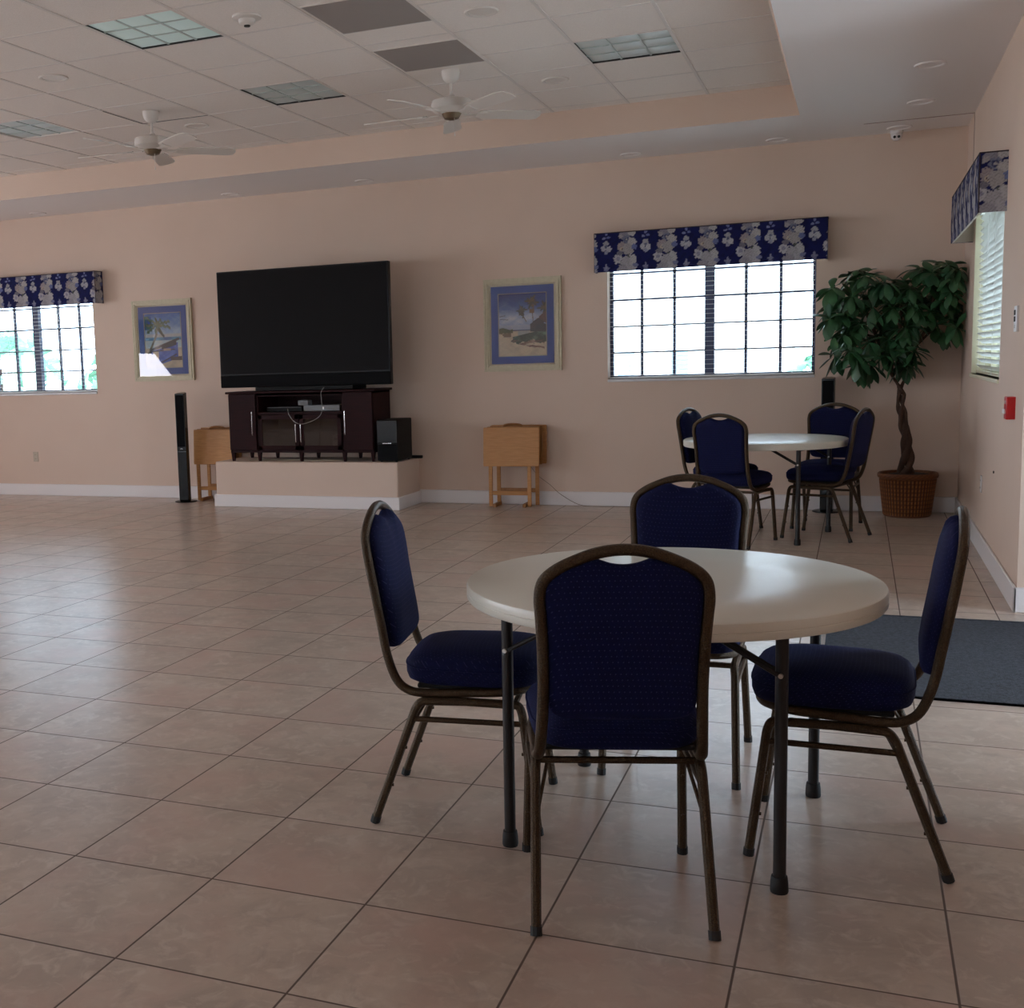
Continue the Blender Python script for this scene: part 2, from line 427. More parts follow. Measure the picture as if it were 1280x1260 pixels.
# raised plinth that carries the television cabinet
struct(MB().box((-6.09, 10.43, 0), (-4.07, YB, .463)).build('trim_plinth', M['wall'], bevel=.012))
baseboard('baseboard_plinth', [((-6.108, 10.412, 0), (-4.052, 10.43, .125)), ((-4.07, 10.43, 0), (-4.052, YB-.018, .125)), ((-6.108, 10.43, 0), (-6.09, YB-.018, .125))])

# ------------------------------------------------------------------ windows
def window_back(name, w):
    x0, x1, z0, z1 = w; y = YB+.13
    fr = MB(); t = .03; cx = (x0+x1)/2
    fr.box((x0, y, z0), (x0+t, y+.05, z1)).box((x1-t, y, z0), (x1, y+.05, z1)).box((x0, y, z1-t), (x1, y+.05, z1)).box((x0, y, z0), (x1, y+.05, z0+t))
    fr.box((cx-.042, y-.01, z0), (cx+.042, y+.05, z1))
    win = struct(fr.build(name, M['vinyl']))
    mu = MB()
    for k in (1, 2):
        for s0, s1 in ((x0, cx-.02), (cx+.02, x1)):
            xx = s0+(s1-s0)*k/3; mu.box((xx-.013, y+.005, z0), (xx+.013, y+.03, z1))
    for k in range(1, 5): mu.box((x0, y+.005, z0+.245*k-.008), (x1, y+.03, z0+.245*k+.008))
    mu.build('muntin', M['vinyl'], win)
    for s0, s1 in ((x0+t, cx-.042), (cx+.042, x1-t)):
        MB().box((s0, y+.034, z0+t), (s1, y+.038, z1-t)).build('pane', M['glass'], win)
    struct(MB().box((x0-.0, YB-.012, z0-.025), (x1+.0, YB+.2, z0)).build('trim_sill', M['sill'], bevel=.004))
    return win
window_back('window_1', W1); window_back('window_2', W2)
def blind_back(w, label):
    x0, x1, z0, z1 = w; y = YB+.06
    t = thing('window_blind', label, 'blind', ((x0+x1)/2, y, z0), 0, 'open white blinds on the back wall')
    hw = (x1-x0)/2-.012; n = 28
    sl = MB()
    for k in range(n):
        z = .035+.0415*k; sl.box((-hw, -.024, z-.0012), (hw, .024, z+.0012))
    sl.build('slats', M['slat'], t)
    MB().box((-hw, -.026, .004), (hw, .026, .02)).build('bottom_rail', M['slat'], t, bevel=.003)
    MB().box((-hw, -.026, z1-z0-.05), (hw, .026, z1-z0-.003)).build('head_rail', M['slat'], t)
    for fx in (-.8, -.4, .4, .8):
        for dy in (-.0265, .0265): MB().tube([(fx*hw, dy, .01), (fx*hw, dy, z1-z0-.04)], .0012, 5).build('ladder_cord', M['slat'], t)
blind_back(W1, 'white horizontal blind with open slats at the left window')
blind_back(W2, 'white horizontal blind with open slats at the window between picture and plant')
# side window
y0, y1, z0, z1 = W3; x = XR+.13; cream = mat('cream_window_frame', (216, 210, 180), .5)
fr = MB().box((x, y0, z0), (x+.05, y0+.04, z1)).box((x, y1-.04, z0), (x+.05, y1, z1)).box((x, y0, z1-.04), (x+.05, y1, z1)).box((x, y0, z0), (x+.05, y1, z0+.04)).box((x, (y0+y1)/2-.03, z0), (x+.05, (y0+y1)/2+.03, z1))
w3 = struct(fr.build('window_3', cream))
MB().box((x+.034, y0+.04, z0+.04), (x+.038, y1-.04, z1-.04)).build('pane', M['glass'], w3)
struct(MB().box((XR-.012, y0, z0-.025), (XR+.2, y1, z0)).build('trim_sill', cream, bevel=.004))
struct(MB().box((XR+.002, y1-.012, z0), (XR+.13, y1, z1)).build('trim_reveal', cream))
t = thing('window_blind', 'white blind with tilted slats at the right wall window', 'blind', (XR+.05, (y0+y1)/2, z0))
hw = (y1-y0)/2-.02; sl = MB()
for k in range(24):
    z = .05+.0475*k; T = Matrix.Translation((0, 0, z)) @ Matrix.Rotation(math.radians(40), 4, 'Y')
    sl.box((-.025, -hw, -.0013), (.025, hw, .0013), T)
sl.build('slats', M['slat_lit'], t)
MB().box((-.02, -hw, .005), (.02, hw, .022)).build('bottom_rail', cream, t, bevel=.003)
MB().box((-.026, -hw, z1-z0-.05), (.026, hw, z1-z0-.003)).build('head_rail', M['slat'], t)
for f in (-.75, -.25, .25, .75): MB().tube([(-.026, f*hw, .01), (-.026, f*hw, z1-z0-.04)], .0012, 5).build('ladder_cord', M['slat'], t)

# unseen windows put in for light behind and left of the camera, and the glazed alcove door
def simple_window(name, axis, p, h):
    a0, a1, z0, z1 = h; mb = MB(); t = .05
    for (b0, b1, c0, c1) in ((a0, a0+t, z0, z1), (a1-t, a1, z0, z1), (a0, a1, z0, z0+t), (a0, a1, z1-t, z1), ((a0+a1)/2-.03, (a0+a1)/2+.03, z0, z1)):
        if axis == 'x': mb.box((b0, p, c0), (b1, p+.05, c1))
        else: mb.box((p, b0, c0), (p+.05, b1, c1))
    w = struct(mb.build(name, M['white']))
    g = MB()
    if axis == 'x': g.box((a0+t, p+.02, z0+t), (a1-t, p+.025, z1-t))
    else: g.box((p+.02, a0+t, z0+t), (p+.025, a1-t, z1-t))
    g.build('pane', M['glass'], w); return w
for k, h in enumerate(LW): simple_window('window_%d' % (4+k), 'y', XL-.12, h)
for k, h in enumerate(FW): simple_window('window_%d' % (7+k), 'x', YF-.12, h)
d = simple_window('door_1', 'y', 2.28, (4.5, 6.6, 0.005, 2.35))
MB().box((2.22, 5.62, 1.0), (2.25, 5.65, 1.3)).build('door_handle', M['chrome'], d)

# ------------------------------------------------------------------ valances
def frac(x): return x-math.floor(x)
def n2(x, y):
    return .5*math.sin(x*1.7+3.1*math.sin(y*1.3+.7))+.5*math.sin(y*2.3+2.2*math.sin(x*1.1+1.9))
NAVY = (17, 22, 74)
BIG = [  # dx (m), v, rx, rv, colour
    (-.012, .93, .05, .09, (150, 146, 156)), (.05, .95, .035, .07, (196, 192, 190)), (.008, .8, .036, .1, (128, 132, 154)), (.008, .8, .02, .055, (60, 66, 110)), (.008, .8, .011, .03, (180, 176, 176)),
    (-.045, .88, .02, .06, (176, 170, 170)), (.055, .72, .04, .13, (196, 190, 188)), (-.035, .62, .04, .13, (170, 158, 160)), (-.03, .56, .02, .055, (206, 190, 170)), (-.03, .56, .009, .026, (90, 60, 66)),
    (.02, .55, .05, .15, (178, 172, 170)), (.075, .6, .025, .07, (112, 122, 168)), (-.07, .32, .038, .13, (200, 196, 200)), (-.07, .32, .018, .05, (158, 156, 176)), (.03, .36, .022, .07, (92, 96, 90)),
    (.06, .28, .036, .15, (196, 192, 194)), (0, .2, .05, .17, (182, 178, 182)), (.045, .08, .05, .12, (188, 184, 190)), (-.03, .06, .05, .1, (166, 162, 170)), (.085, .14, .024, .05, (130, 134, 170)), (-.055, .46, .03, .06, (128, 124, 136))]
SMALL = [(0, .97, .013, .05, (130, 138, 180)), (-.02, .86, .016, .03, (140, 146, 184)), (.02, .88, .016, .03, (120, 130, 178)), (0, .72, .026, .07, (176, 176, 178)), (-.026, .6, .022, .075, (190, 190, 194)),
         (.022, .58, .026, .08, (198, 196, 200)), (0, .5, .018, .05, (160, 162, 180)), (.002, .66, .01, .03, (110, 116, 140)), (0, .1, .028, .035, (140, 142, 170)), (0, .12, .01, .09, (150, 150, 172)), (0, .04, .02, .03, (130, 134, 166))]
def cloth_col(s, v):
    """navy cloth with garlands of pale shells and blossoms every 0.355 m"""
    P = .355; w = .12*n2(s*90, v*26)
    col = NAVY if n2(s*40, v*9) > -.3 else (16, 20, 66)
    for lst, off in ((BIG, .5), (SMALL, 0)):
        x = (frac(s/P-off+.5)-.5)*P
        for dx, vc, rx, rv, c in lst:
            q = ((x-dx)/rx)**2+((v-vc)/rv)**2
            if q < 1+w*3.2:
                k = 1-.22*max(0, n2(s*160+dx*50, v*50)); col = tuple(a*k*.86 for a in c)
    return col
VM = vmat('navy_shell_print_cloth', .8, .2)
def valance(L, label, loc, rz, phase, group):
    """box pelmet; local x along it, front face towards -y, back at y=0"""
    t = thing('window_valance', label, 'valance', loc, rz, group)
    D = .15; Hh = .35
    mb = MB(); nu = int(L/.007)
    def bow(u): return 0
    mb.grid(lambda u, v: (-L/2+L*u, -D-.006*math.sin(PI*v), Hh*v), nu, 52, lambda u, v: cloth_col(L*u+phase, v))
    mb.grid(lambda u, v: (-L/2, -D*u, Hh*v), 20, 52, lambda u, v: cloth_col(phase-.15*(1-u)-.1, v))
    mb.grid(lambda u, v: (L/2, -D*(1-u), Hh*v), 20, 52, lambda u, v: cloth_col(L+phase+.15*u, v))
    mb.grid(lambda u, v: (-L/2+L*u, -D*(1-v)*1.0, Hh), 30, 2, lambda u, v: NAVY)
    mb.build('cloth_cover', VM, t, smooth=False)
    MB().box((-L/2+.004, -D+.006, Hh-.03), (L/2-.004, 0, Hh-.004)).box((-L/2+.004, -D+.006, .004), (-L/2+.016, 0, Hh-.03)).box((L/2-.016, -D+.006, .004), (L/2-.004, 0, Hh-.03)).box((-L/2+.016, -D+.006, .004), (L/2-.016, -D+.016, Hh-.03)).build('board', mat('pelmet_board', (190, 180, 165), .8), t)
    pb = MB()
    e = [(-L/2, -D-.001, Hh), (L/2, -D-.001, Hh)]; pb.tube(e, .004, 6).tube([(-L/2, -D, 0), (-L/2, -D, Hh)], .003, 6).tube([(L/2, -D, 0), (L/2, -D, Hh)], .003, 6).tube([(-L/2, 0, Hh), (-L/2, -D, Hh)], .004, 6).tube([(L/2, 0, Hh), (L/2, -D, Hh)], .004, 6)
    pb.build('piping', mat('dark_piping', (40, 26, 34), .7), t)
    return t
VG = 'navy shell print box valances'
valance(1.99, 'navy valance with pale shells above the window between picture and plant', (-1.258, YB, 2.185), 0, .245, VG)
valance(2.03, 'navy valance with pale shells above the far left window', (-8.81, YB, 2.185), 0, .235, VG)
valance(2.26, 'navy and white valance on the right wall, seen end on', (XR, 9.17, 2.2), -PI/2, .3275, VG)

# ------------------------------------------------------------------ chairs
def yb(z):   # lean of the backrest: y at height z (y grows towards the seat front)
    K = [(.44, .075), (.5, .056), (.569, .041), (.763, .008), (.9, -.012), (.985, -.02)]
    if z <= K[0][0]: return K[0][1]
    for (a, p), (b, q) in zip(K, K[1:]):
        if z <= b: return p+(q-p)*(z-a)/(b-a)
    return K[-1][1]
def make_chair(label, group):
    t = thing('banquet_chair', label, 'chair', (0, 0, 0), 0, group)
    half = [(0, .492, .437), (.10, .490, .437), (.168, .468, .436), (.2, .40, .43), (.203, .28, .424), (.203, .175, .419), (.201, .118, .425), (.197, .078, .456), (.192, yb(.53), .53), (.189, yb(.62), .62), (.19, yb(.72), .72),
            (.194, yb(.8), .8), (.197, yb(.852), .852), (.188, yb(.893), .893), (.158, yb(.921), .921), (.112, yb(.944), .944), (.06, yb(.962), .962), (0, yb(.969), .969)]
    loop = half+[(-x, y, z) for x, y, z in reversed(half[1:-1])]
    MB().tube(spline(loop, 5, True), .0135, 10, closed=True, r2=.0145).build('back_frame', M['frame_metal'], t, smooth=True)
    for s in (-1, 1):
        for rear in (1, 0):
            P = [(s*.215, 0, .004), (s*.207, .137, .37), (s*.203, .205, .397), (s*.203, .295, .397)] if rear else [(s*.22, .508, .004), (s*.209, .462, .37), (s*.203, .40, .397), (s*.203, .295, .397)]
            lg = MB().tube(fillet(P[:2]+[(s*.205, (.155 if rear else .452), .394)]+P[3:], .075, 8), .0133, 10)
            a = Vector(P[0]); b = Vector(P[1])
            for f in (.33, .66): # stacking bumpers
                c = a.lerp(b, f); lg.tube([c+Vector((0, -.0 if rear else 0, 0)), c+Vector((0, .018 if rear else -.018, 0))], .005, 6)
            l = lg.build('leg', M['frame_metal'], t, smooth='auto')
            MB().tube([a+Vector((0, 0, -.003)), a.lerp(b, .05)], .0152, 10).build('foot_cap', M['rubber'], l, smooth='auto')
        MB().tube([(s*.209, .128, .338), (s*.212, .466, .338)], .009, 8).build('stretcher', M['frame_metal'], t, smooth='auto')
        MB().tube([(s*.211, .085, .25), (s*.175, .168, .392)], .005, 8).build('brace', M['frame_metal'], t, smooth='auto')
    for y in (.165, .44): MB().tube([(-.203, y, .395), (.203, y, .395)], .0095, 8).build('crossbar', M['frame_metal'], t, smooth='auto')
    MB().box((-.19, .14, .428), (.19, .46, .444)).build('seat_pan', M['dark'], t, bevel=.006)
    # seat cushion
    def plan(a, k, z):
        c, s_ = math.cos(a), math.sin(a); e = 2/4.2
        px = math.copysign(abs(c)**e, c); py = math.copysign(abs(s_)**e, s_)
        w = .205+.02*(py+1)/2*1.0
        return (px*w*k[0], .302+py*.212*k[1], z)
    prof = [(.80, .80, .446), (.93, .93, .443), (.985, .985, .450), (1.01, 1.01, .466), (1.012, 1.012, .484), (1.0, 1.0, .500), (.965, .965, .513), (.9, .9, .523), (.75, .75, .533), (.5, .5, .540), (.2, .2, .543), (.03, .03, .543)]
    MB().rings([[plan(2*PI*k/48, (p[0], p[1]), p[2]+(.006*math.cos(2*PI*k/48*1)**2 if 0 else 0)) for k in range(48)] for p in prof]).build('seat', M['fab_seat'], t, smooth=True)
    # welt between the seat's top and its side
    MB().tube([plan(2*PI*k/48, (1.010, 1.010), .494) for k in range(48)], .003, 6, closed=True).build('seat_piping', M['fab_seat'], t, smooth=True)
    # backrest cushion, its upper edge dipping below the grip hole
    ih = [(0, .932), (.03, .9355), (.055, .944), (.074, .949), (.112, .935), (.152, .913), (.178, .888), (.186, .852), (.182, .79), (.178, .72), (.177, .64), (.176, .59), (.165, .556), (.13, .541), (.06, .538), (0, .538)]
    out = ih+[(-x, z) for x, z in reversed(ih[1:-1])]
    out = [(p.x, p.z) for p in spline([(x, 0, z) for x, z in out], 3, True)]
    cz = .745
    R = []
    for k, off in ((.05, -.02), (.5, -.019), (.85, -.016), (.96, -.010), (1.0, -.001), (1.0, .012), (.98, .026), (.92, .036), (.8, .042), (.5, .047), (.05, .048)):
        R.append([(x*k, yb(cz+(z-cz)*k)+off, cz+(z-cz)*k) for x, z in out])
    MB().rings(R).build('backrest', M['fab_back'], t, smooth=True)
    return t
G1 = 'navy banquet chairs around the near table'; G2 = 'navy banquet chairs around the far table'
def heading(dx, dy): return math.atan2(-dx, dy)      # rotation that turns +y to (dx, dy)
ch = make_chair('navy banquet chair nearest the camera, its back turned to us at the near table', G1)
ch.location = (-.501, 2.732, 0); ch.rotation_euler = (0, 0, heading(-.29, .957))
dup(ch, (-1.388, 3.418, 0), heading(.99, .14), 'navy banquet chair in profile on the left side of the near table', G1)
dup(ch, (.25, 3.54, 0), heading(-1, .02), 'navy banquet chair in profile right of the near table, before the floor mat', G1)
dup(ch, (-.562, 4.35, 0), heading(.0, -1), 'navy banquet chair behind the near table, facing us over the tabletop', G1)
dup(ch, (-.915, 8.80, 0), heading(.3, .95), 'navy banquet chair with its back to us on the near side of the far table', G2)
dup(ch, (-1.25, 9.785, 0), heading(.94, -.34), 'navy banquet chair on the left of the far table, half hidden by another chair', G2)
dup(ch, (-.175, 10.3, 0), heading(-.15, -.99), 'navy banquet chair behind the far table, in front of the slim black speaker', G2)
dup(ch, (.036, 9.39, 0), heading(-.95, .31), 'navy banquet chair on the right of the far table, beside the potted tree', G2)

# ------------------------------------------------------------------ round tables
def make_table(label, group):
    t = thing('round_folding_table', label, 'table', (0, 0, 0), 0, group)
    R = .602; Z = .752
    prof = [(R-.03, Z-.052), (R-.004, Z-.05), (R, Z-.044), (R, Z-.03), (R-.0015, Z-.028), (R, Z-.026), (R, Z-.012), (R-.003, Z-.004), (R-.010, Z), (.3, Z), (0.0001, Z)]
    MB().lathe(prof, 96).build('tabletop', M['plastic'], t, smooth='auto')
    MB().lathe([(.0001, Z-.03), (R-.03, Z-.03), (R-.03, Z-.051)], 64).box((-.4, -.02, Z-.045), (.4, .02, Z-.03)).build('underside', M['plastic_under'], t)
    for sx in (-1, 1):
        cb = MB().tube(fillet([(sx*.375, -.375, Z-.055), (sx*.375, .375, Z-.055)], .03), .0125, 12)
        cb.build('crossbar', M['table_leg'], t, smooth='auto')
        for sy in (-1, 1):
            l = MB().tube([(sx*.375, sy*.372, .012), (sx*.375, sy*.372, Z-.055)], .0165, 14).build('leg', M['table_leg'], t, smooth='auto')
            MB().lathe([(.022, 0), (.0235, .006), (.0225, .03), (.0205, .045), (.0175, .046)], 16, Matrix.Translation((sx*.375, sy*.372, 0))).build('foot_cap', M['rubber'], l, smooth='auto')
            br = MB()
            for dy in (-.016, .016): br.tube([(sx*.368, sy*.372+dy, .59), (sx*.15, sy*.372+dy, Z-.04)], .006, 8)
            br.build('brace', M['table_leg'], t, smooth='auto')
            MB().tube([(sx*.375, sy*.372-.025, .59), (sx*.375, sy*.372+.025, .59)], .0065, 8).build('bolt', M['bolt'], t, smooth='auto')
    return t
tb1 = make_table('round cream folding table in the foreground with four navy chairs', 'round folding tables')
tb1.location = (-.512, 3.518, 0); tb1.rotation_euler = (0, 0, math.radians(-4.5))
dup(tb1, (-.655, 9.46, 0), math.radians(-15), 'round cream folding table farther back near the potted tree', 'round folding tables')

# ------------------------------------------------------------------ television, cabinet and speakers
t = thing('television', 'large black flat fronted television standing on the dark cabinet', 'television', (-5.093, 10.62, 1.178))
hw = .943
cs = MB(); zz0, zz1 = .038, 1.215
R = [[(-hw, -.09, zz0), (hw, -.09, zz0), (hw, -.09, zz1), (-hw, -.09, zz1)], [(-hw, -.03, zz0), (hw, -.03, zz0), (hw, -.03, zz1), (-hw, -.03, zz1)], [(-.6, .3, zz0), (.6, .3, zz0), (.6, .3, .85), (-.6, .3, .85)]]
cs.rings([[(a, b, c) for a, b, c in r] for r in R]); cs.build('casing', M['tv'], t, bevel=.006)
MB().box((-hw+.014, -.094, .178), (hw-.014, -.089, zz1-.014)).build('screen', M['screen'], t)
MB().box((-hw+.004, -.1, zz0+.005), (hw-.004, -.089, .165)).build('speaker_band', M['tvband'], t, bevel=.01)
MB().box((-.54, -.1, 0), (.54, .25, .04)).build('stand', M['blackmatte'], t, bevel=.004)

t = thing('television_cabinet', 'dark espresso television cabinet with glass doors on the raised plinth', 'cabinet', (-5.13, 10.49, .463))
x0, x1, Dp, H_ = -.80, .80, .45, .69     # local, front at y=0
bd = MB()
bd.box((x0, 0, .1), (x0+.02, Dp, H_)).box((x1-.02, 0, .1), (x1, Dp, H_)).box((x0, 0, .09), (x1, Dp, .115)).box((x0, Dp-.012, .1), (x1, Dp, H_))
xa, xb = -.475, .475
bd.box((xa-.01, 0, .1), (xa+.01, Dp, H_)).box((xb-.01, 0, .1), (xb+.01, Dp, H_)).box((xa, .0, .475), (xb, Dp, .497)).box((xa, 0, H_-.03), (xb, Dp, H_)).box((-.012, .02, .1), (.012, Dp, .475))
bd.box((x0, 0, H_-.02), (x1, Dp, H_))
bd.box((xa, .02, .29), (xb, Dp-.02, .302))
bd.build('body', M['espresso'], t)
MB().box((x0-.03, -.025, H_), (x1+.03, Dp, H_+.022)).build('top', M['espresso'], t, bevel=.006)
for s in (-1, 1):
    a, b = (x0+.004, xa-.012) if s < 0 else (xb+.012, x1-.004)
    dd = MB().box((a, -.02, .118), (b, -.001, H_-.006)).build('door', M['espresso'], t, bevel=.003)
    xx = xa-.04 if s < 0 else xb+.04
    MB().tube(fillet([(xx, -.02, .27), (xx, -.05, .27), (xx, -.05, .51), (xx, -.02, .51)], .012), .0055, 8).build('handle', M['chrome'], dd, smooth='auto')
for s in (-1, 1):
    a, b = (xa+.012, -.004) if s < 0 else (.004, xb-.012)
    f = MB(); w = .045
    for q in (((a, -.02, .118), (a+w, -.002, .472)), ((b-w, -.02, .118), (b, -.002, .472)), ((a, -.02, .118), (b, -.002, .118+w)), ((a, -.02, .472-w), (b, -.002, .472))): f.box(*q)
    gd = f.build('glass_door', M['espresso'], t, bevel=.002)
    MB().box((a+w, -.013, .118+w), (b-w, -.009, .472-w)).build('glass', M['smoked'], gd)
    xx = s*.028
    MB().tube(fillet([(xx, -.02, .2), (xx, -.045, .2), (xx, -.045, .38), (xx, -.02, .38)], .012), .005, 8).build('handle', M['chrome'], gd, smooth='auto')
for xx in (x0+.02, xa, 0, xb, x1-.02):
    for yy in (.022, Dp-.03):
        T = Matrix.Translation((xx, yy, 0))
        MB().rings([[(-.012, -.012, 0), (.012, -.012, 0), (.012, .012, 0), (-.012, .012, 0)], [(-.02, -.02, .1), (.02, -.02, .1), (.02, .02, .1), (-.02, .02, .1)]], T).build('leg', M['espresso'], t)
cab = (-5.13, 10.49, .463)
t = thing('media_player', 'slim grey media player on the open shelf of the cabinet, right half', 'player', (cab[0]+.2, cab[1]+.1, cab[2]+.498))
MB().box((-.2, -.0, .004), (.2, .24, .062)).build('casing', M['silverbox'], t, bevel=.004)
MB().tube([(.02, -.004, .033), (.02, .01, .033)], .012, 12).build('knob', M['chrome'], t)
t = thing('video_recorder', 'low black recorder on the open shelf of the cabinet, left half', 'player', (cab[0]-.22, cab[1]+.1, cab[2]+.498))
MB().box((-.2, 0, .004), (.2, .26, .05)).build('casing', M['blackmatte'], t, bevel=.004)
MB().box((-.19, -.003, .043), (.19, 0, .047)).build('trim_strip', M['silverbox'], t)
t = tag(MB().box((-.09, 0, 0), (.02, .1, .05)).build('adapter_box', M['silverbox'], loc=(cab[0]+.03, cab[1]+.1, cab[2]+.498+.063), bevel=.004), 'small pale box on top of the grey media player', 'adapter')
# the adapter rests on the player's left end
t = thing('stereo_receiver', 'black and silver stereo unit behind the left glass door of the cabinet', 'receiver', (cab[0]-.22, cab[1]+.1, cab[2]+.116))
MB().box((-.19, 0, 0), (.19, .28, .12)).build('casing', M['blackmatte'], t, bevel=.004)
MB().box((-.18, -.003, .01), (.18, 0, .035)).build('trim_strip', M['silverbox'], t)
t = thing('game_console', 'upright white and grey box behind the right glass door of the cabinet', 'console', (cab[0]+.37, cab[1]+.06, cab[2]+.116))
MB().box((-.045, 0, 0), (.045, .24, .15)).build('casing', mat('pale_grey_plastic', (170, 170, 170), .4), t, bevel=.006)
MB().box((-.03, -.002, .09), (.03, 0, .12)).build('disc_slot', M['slot'], t)
co = MB().tube(spline([(.30, -.04, .74), (.27, -.05, .69), (.265, -.035, .62), (.262, -.03, .50), (.2, -.03, .43), (.05, -.03, .38), (-.04, -.03, .40), (-.1, -.03, .47), (-.14, .02, .53)], 6), .0028, 6)
tag(co.build('white_cable', M['cord'], loc=cab, smooth=True), 'thin white cable looping down the front of the television cabinet', 'cable')
# under the cabinet
t = tag(MB().tube(spline([(-.62, .06, .006), (-.5, .12, .006), (-.4, .05, .012), (-.52, .09, .02), (-.6, .14, .012), (-.45, .16, .006), (-.3, .1, .006), (-.1, .14, .006), (.1, .08, .006), (.4, .12, .006)], 6), .005, 6).build('cable_tangle', mat('pale_cord', (180, 165, 140), .5), loc=cab, smooth=True), 'tangle of pale cable on the plinth under the cabinet', 'cable')

t = thing('subwoofer', 'black box subwoofer standing on the plinth right of the cabinet', 'subwoofer', (-4.185, 10.50, .463), math.radians(0))
MB().box((-.1, -.04, .012), (.112, .36, .41)).build('casing', M['blackmatte'], t, bevel=.008)
MB().box((-.097, -.05, .19), (.109, -.04, .405)).build('gloss_panel', M['blackgloss'], t, bevel=.003)
MB().box((-.097, -.048, .016), (.109, -.04, .176)).build('grille', M['tvband'], t, bevel=.003)
MB().box((-.04, -.0515, .181), (.05, -.046, .187)).build('badge_strip', M['chrome'], t)
for sx in (-.07, .085):
    for sy in (-.01, .33): MB().lathe([(.012, 0), (.012, .013)], 10, Matrix.Translation((sx, sy, 0))).build('foot', M['rubber'], t)
t = thing('power_strip', 'black power strip at the right rear corner of the plinth', 'power strip', (-4.12, 10.92, .463), 0)
MB().box((-.05, -.02, 0), (.13, .02, .03)).build('casing', M['blackmatte'], t, bevel=.005)
MB().tube(spline([(-.05, 0, .012), (-.12, .02, .006), (-.2, 0, .006)], 5), .004, 6).build('cord', M['cordblack'], t)

def tower(label, loc, rz, group):
    t = thing('tower_speaker', label, 'speaker', loc, rz, group)
    MB().lathe([(.11, 0), (.12, .004), (.12, .012), (.10, .018), (.001, .02)], 40).build('base', M['blackgloss'], t, smooth='auto')
    hw = .052
    MB().rings([[(-hw, -.06, .02), (hw, -.06, .02), (hw, .02, .02), (.02, .055, .02), (-.02, .055, .02), (-hw, .02, .02)], [(-hw, -.06, 1.165), (hw, -.06, 1.165), (hw, .02, 1.175), (.02, .055, 1.18), (-.02, .055, 1.18), (-hw, .02, 1.175)]]).build('column', M['blackgloss'], t, bevel=.004)
    MB().box((-hw+.008, -.066, .60), (hw-.008, -.06, 1.15)).build('grille', M['tvband'], t, bevel=.003)
    MB().box((-.012, -.068, .575), (.016, -.06, .580)).build('badge', M['chrome'], t)
    MB().box((-hw+.002, -.0625, .545), (hw-.002, -.06, .548)).build('seam_line', M['silverbox'], t)
    return t
tower('slim black tower speaker standing left of the plinth', (-6.645, 10.73, 0), .15, 'slim tower speakers')
tower('slim black tower speaker by the wall under the right window, behind a navy chair', (-.235, 10.93, 0), -.1, 'slim tower speakers')

# ------------------------------------------------------------------ folded snack tables on their racks
def tray_set(label, loc, rz, group, W=.27):
    t = thing('folding_tray_table_set', label, 'tray tables', loc, rz, group)
    k = 1 if W > .26 else 0
    def top(y, dx, dz, m, w=W):
        o = [(-w, .0), (w, 0), (w+.004, .02), (w+.004, .36), (w, .375), (-w, .375), (-w-.004, .36), (-w-.004, .02)]
        T = Matrix.Translation((dx, y, .395+dz)) @ Matrix.Rotation(math.radians(-4), 4, 'X')
        MB().rings([[(a, 0, b) for a, b in o], [(a, .016, b) for a, b in o]], T).build('tray_top', m, t, bevel=.004)
    top(-.1, 0, 0, M['pine']); top(-.06, .01*k, .005, M['pine2'], W-.015); top(.02, .02*k, .01, M['pine2'], W-.015); top(.05, .04*k, .015, M['pine'], W)
    MB().box((-.25, -.04, .42), (.25, .05, .44)).box((-.03, -.045, .4), (.03, .06, .72)).build('rack_post', M['pine2'], t, bevel=.003)
    MB().tube(spline([(-.12, 0, .745), (-.08, 0, .785), (0, 0, .795), (.08, 0, .785), (.12, 0, .745)], 5), .011, 8).build('carry_handle', M['pine2'], t, smooth='auto')
    for sx in (-.205, .175):
        for y, x_ in ((-.085, sx), (.06, sx+.045)):
            MB().box((x_-.018, y-.011, .004), (x_+.018, y+.011, .42)).build('leg', M['pine'], t, bevel=.003)
    MB().box((-.19, -.09, .115), (.16, -.072, .155)).build('stretcher', M['pine'], t, bevel=.003)
    MB().box((-.145, .05, .13), (.205, .068, .17)).build('stretcher', M['pine2'], t, bevel=.003)
    for sx in (-.16, .13): MB().box((sx-.016, -.13, 0), (sx+.016, .1, .035)).build('rack_foot', M['pine2'], t, bevel=.004)
    return t
tray_set('folded pine tray tables on a rack below the palm beach picture, right of the plinth', (-3.055, 10.92, 0), .04, 'folded wooden tray table sets')
tray_set('folded pine tray tables half hidden between tower speaker and plinth', (-6.345, 10.94, 0), 0, 'folded wooden tray table sets', .248)
tag(MB().tube(spline([(-2.95, 11.02, .44), (-2.85, 11.022, .3), (-2.72, 11.02, .2), (-2.6, 11.01, .1), (-2.4, 11.0, .006), (-2.1, 10.98, .006), (-1.9, 10.99, .006)], 6), .0025, 6).build('power_cable', mat('beige_cord', (120, 98, 84), .6), smooth=True), 'thin cord hanging down to the floor right of the tray tables', 'cord')

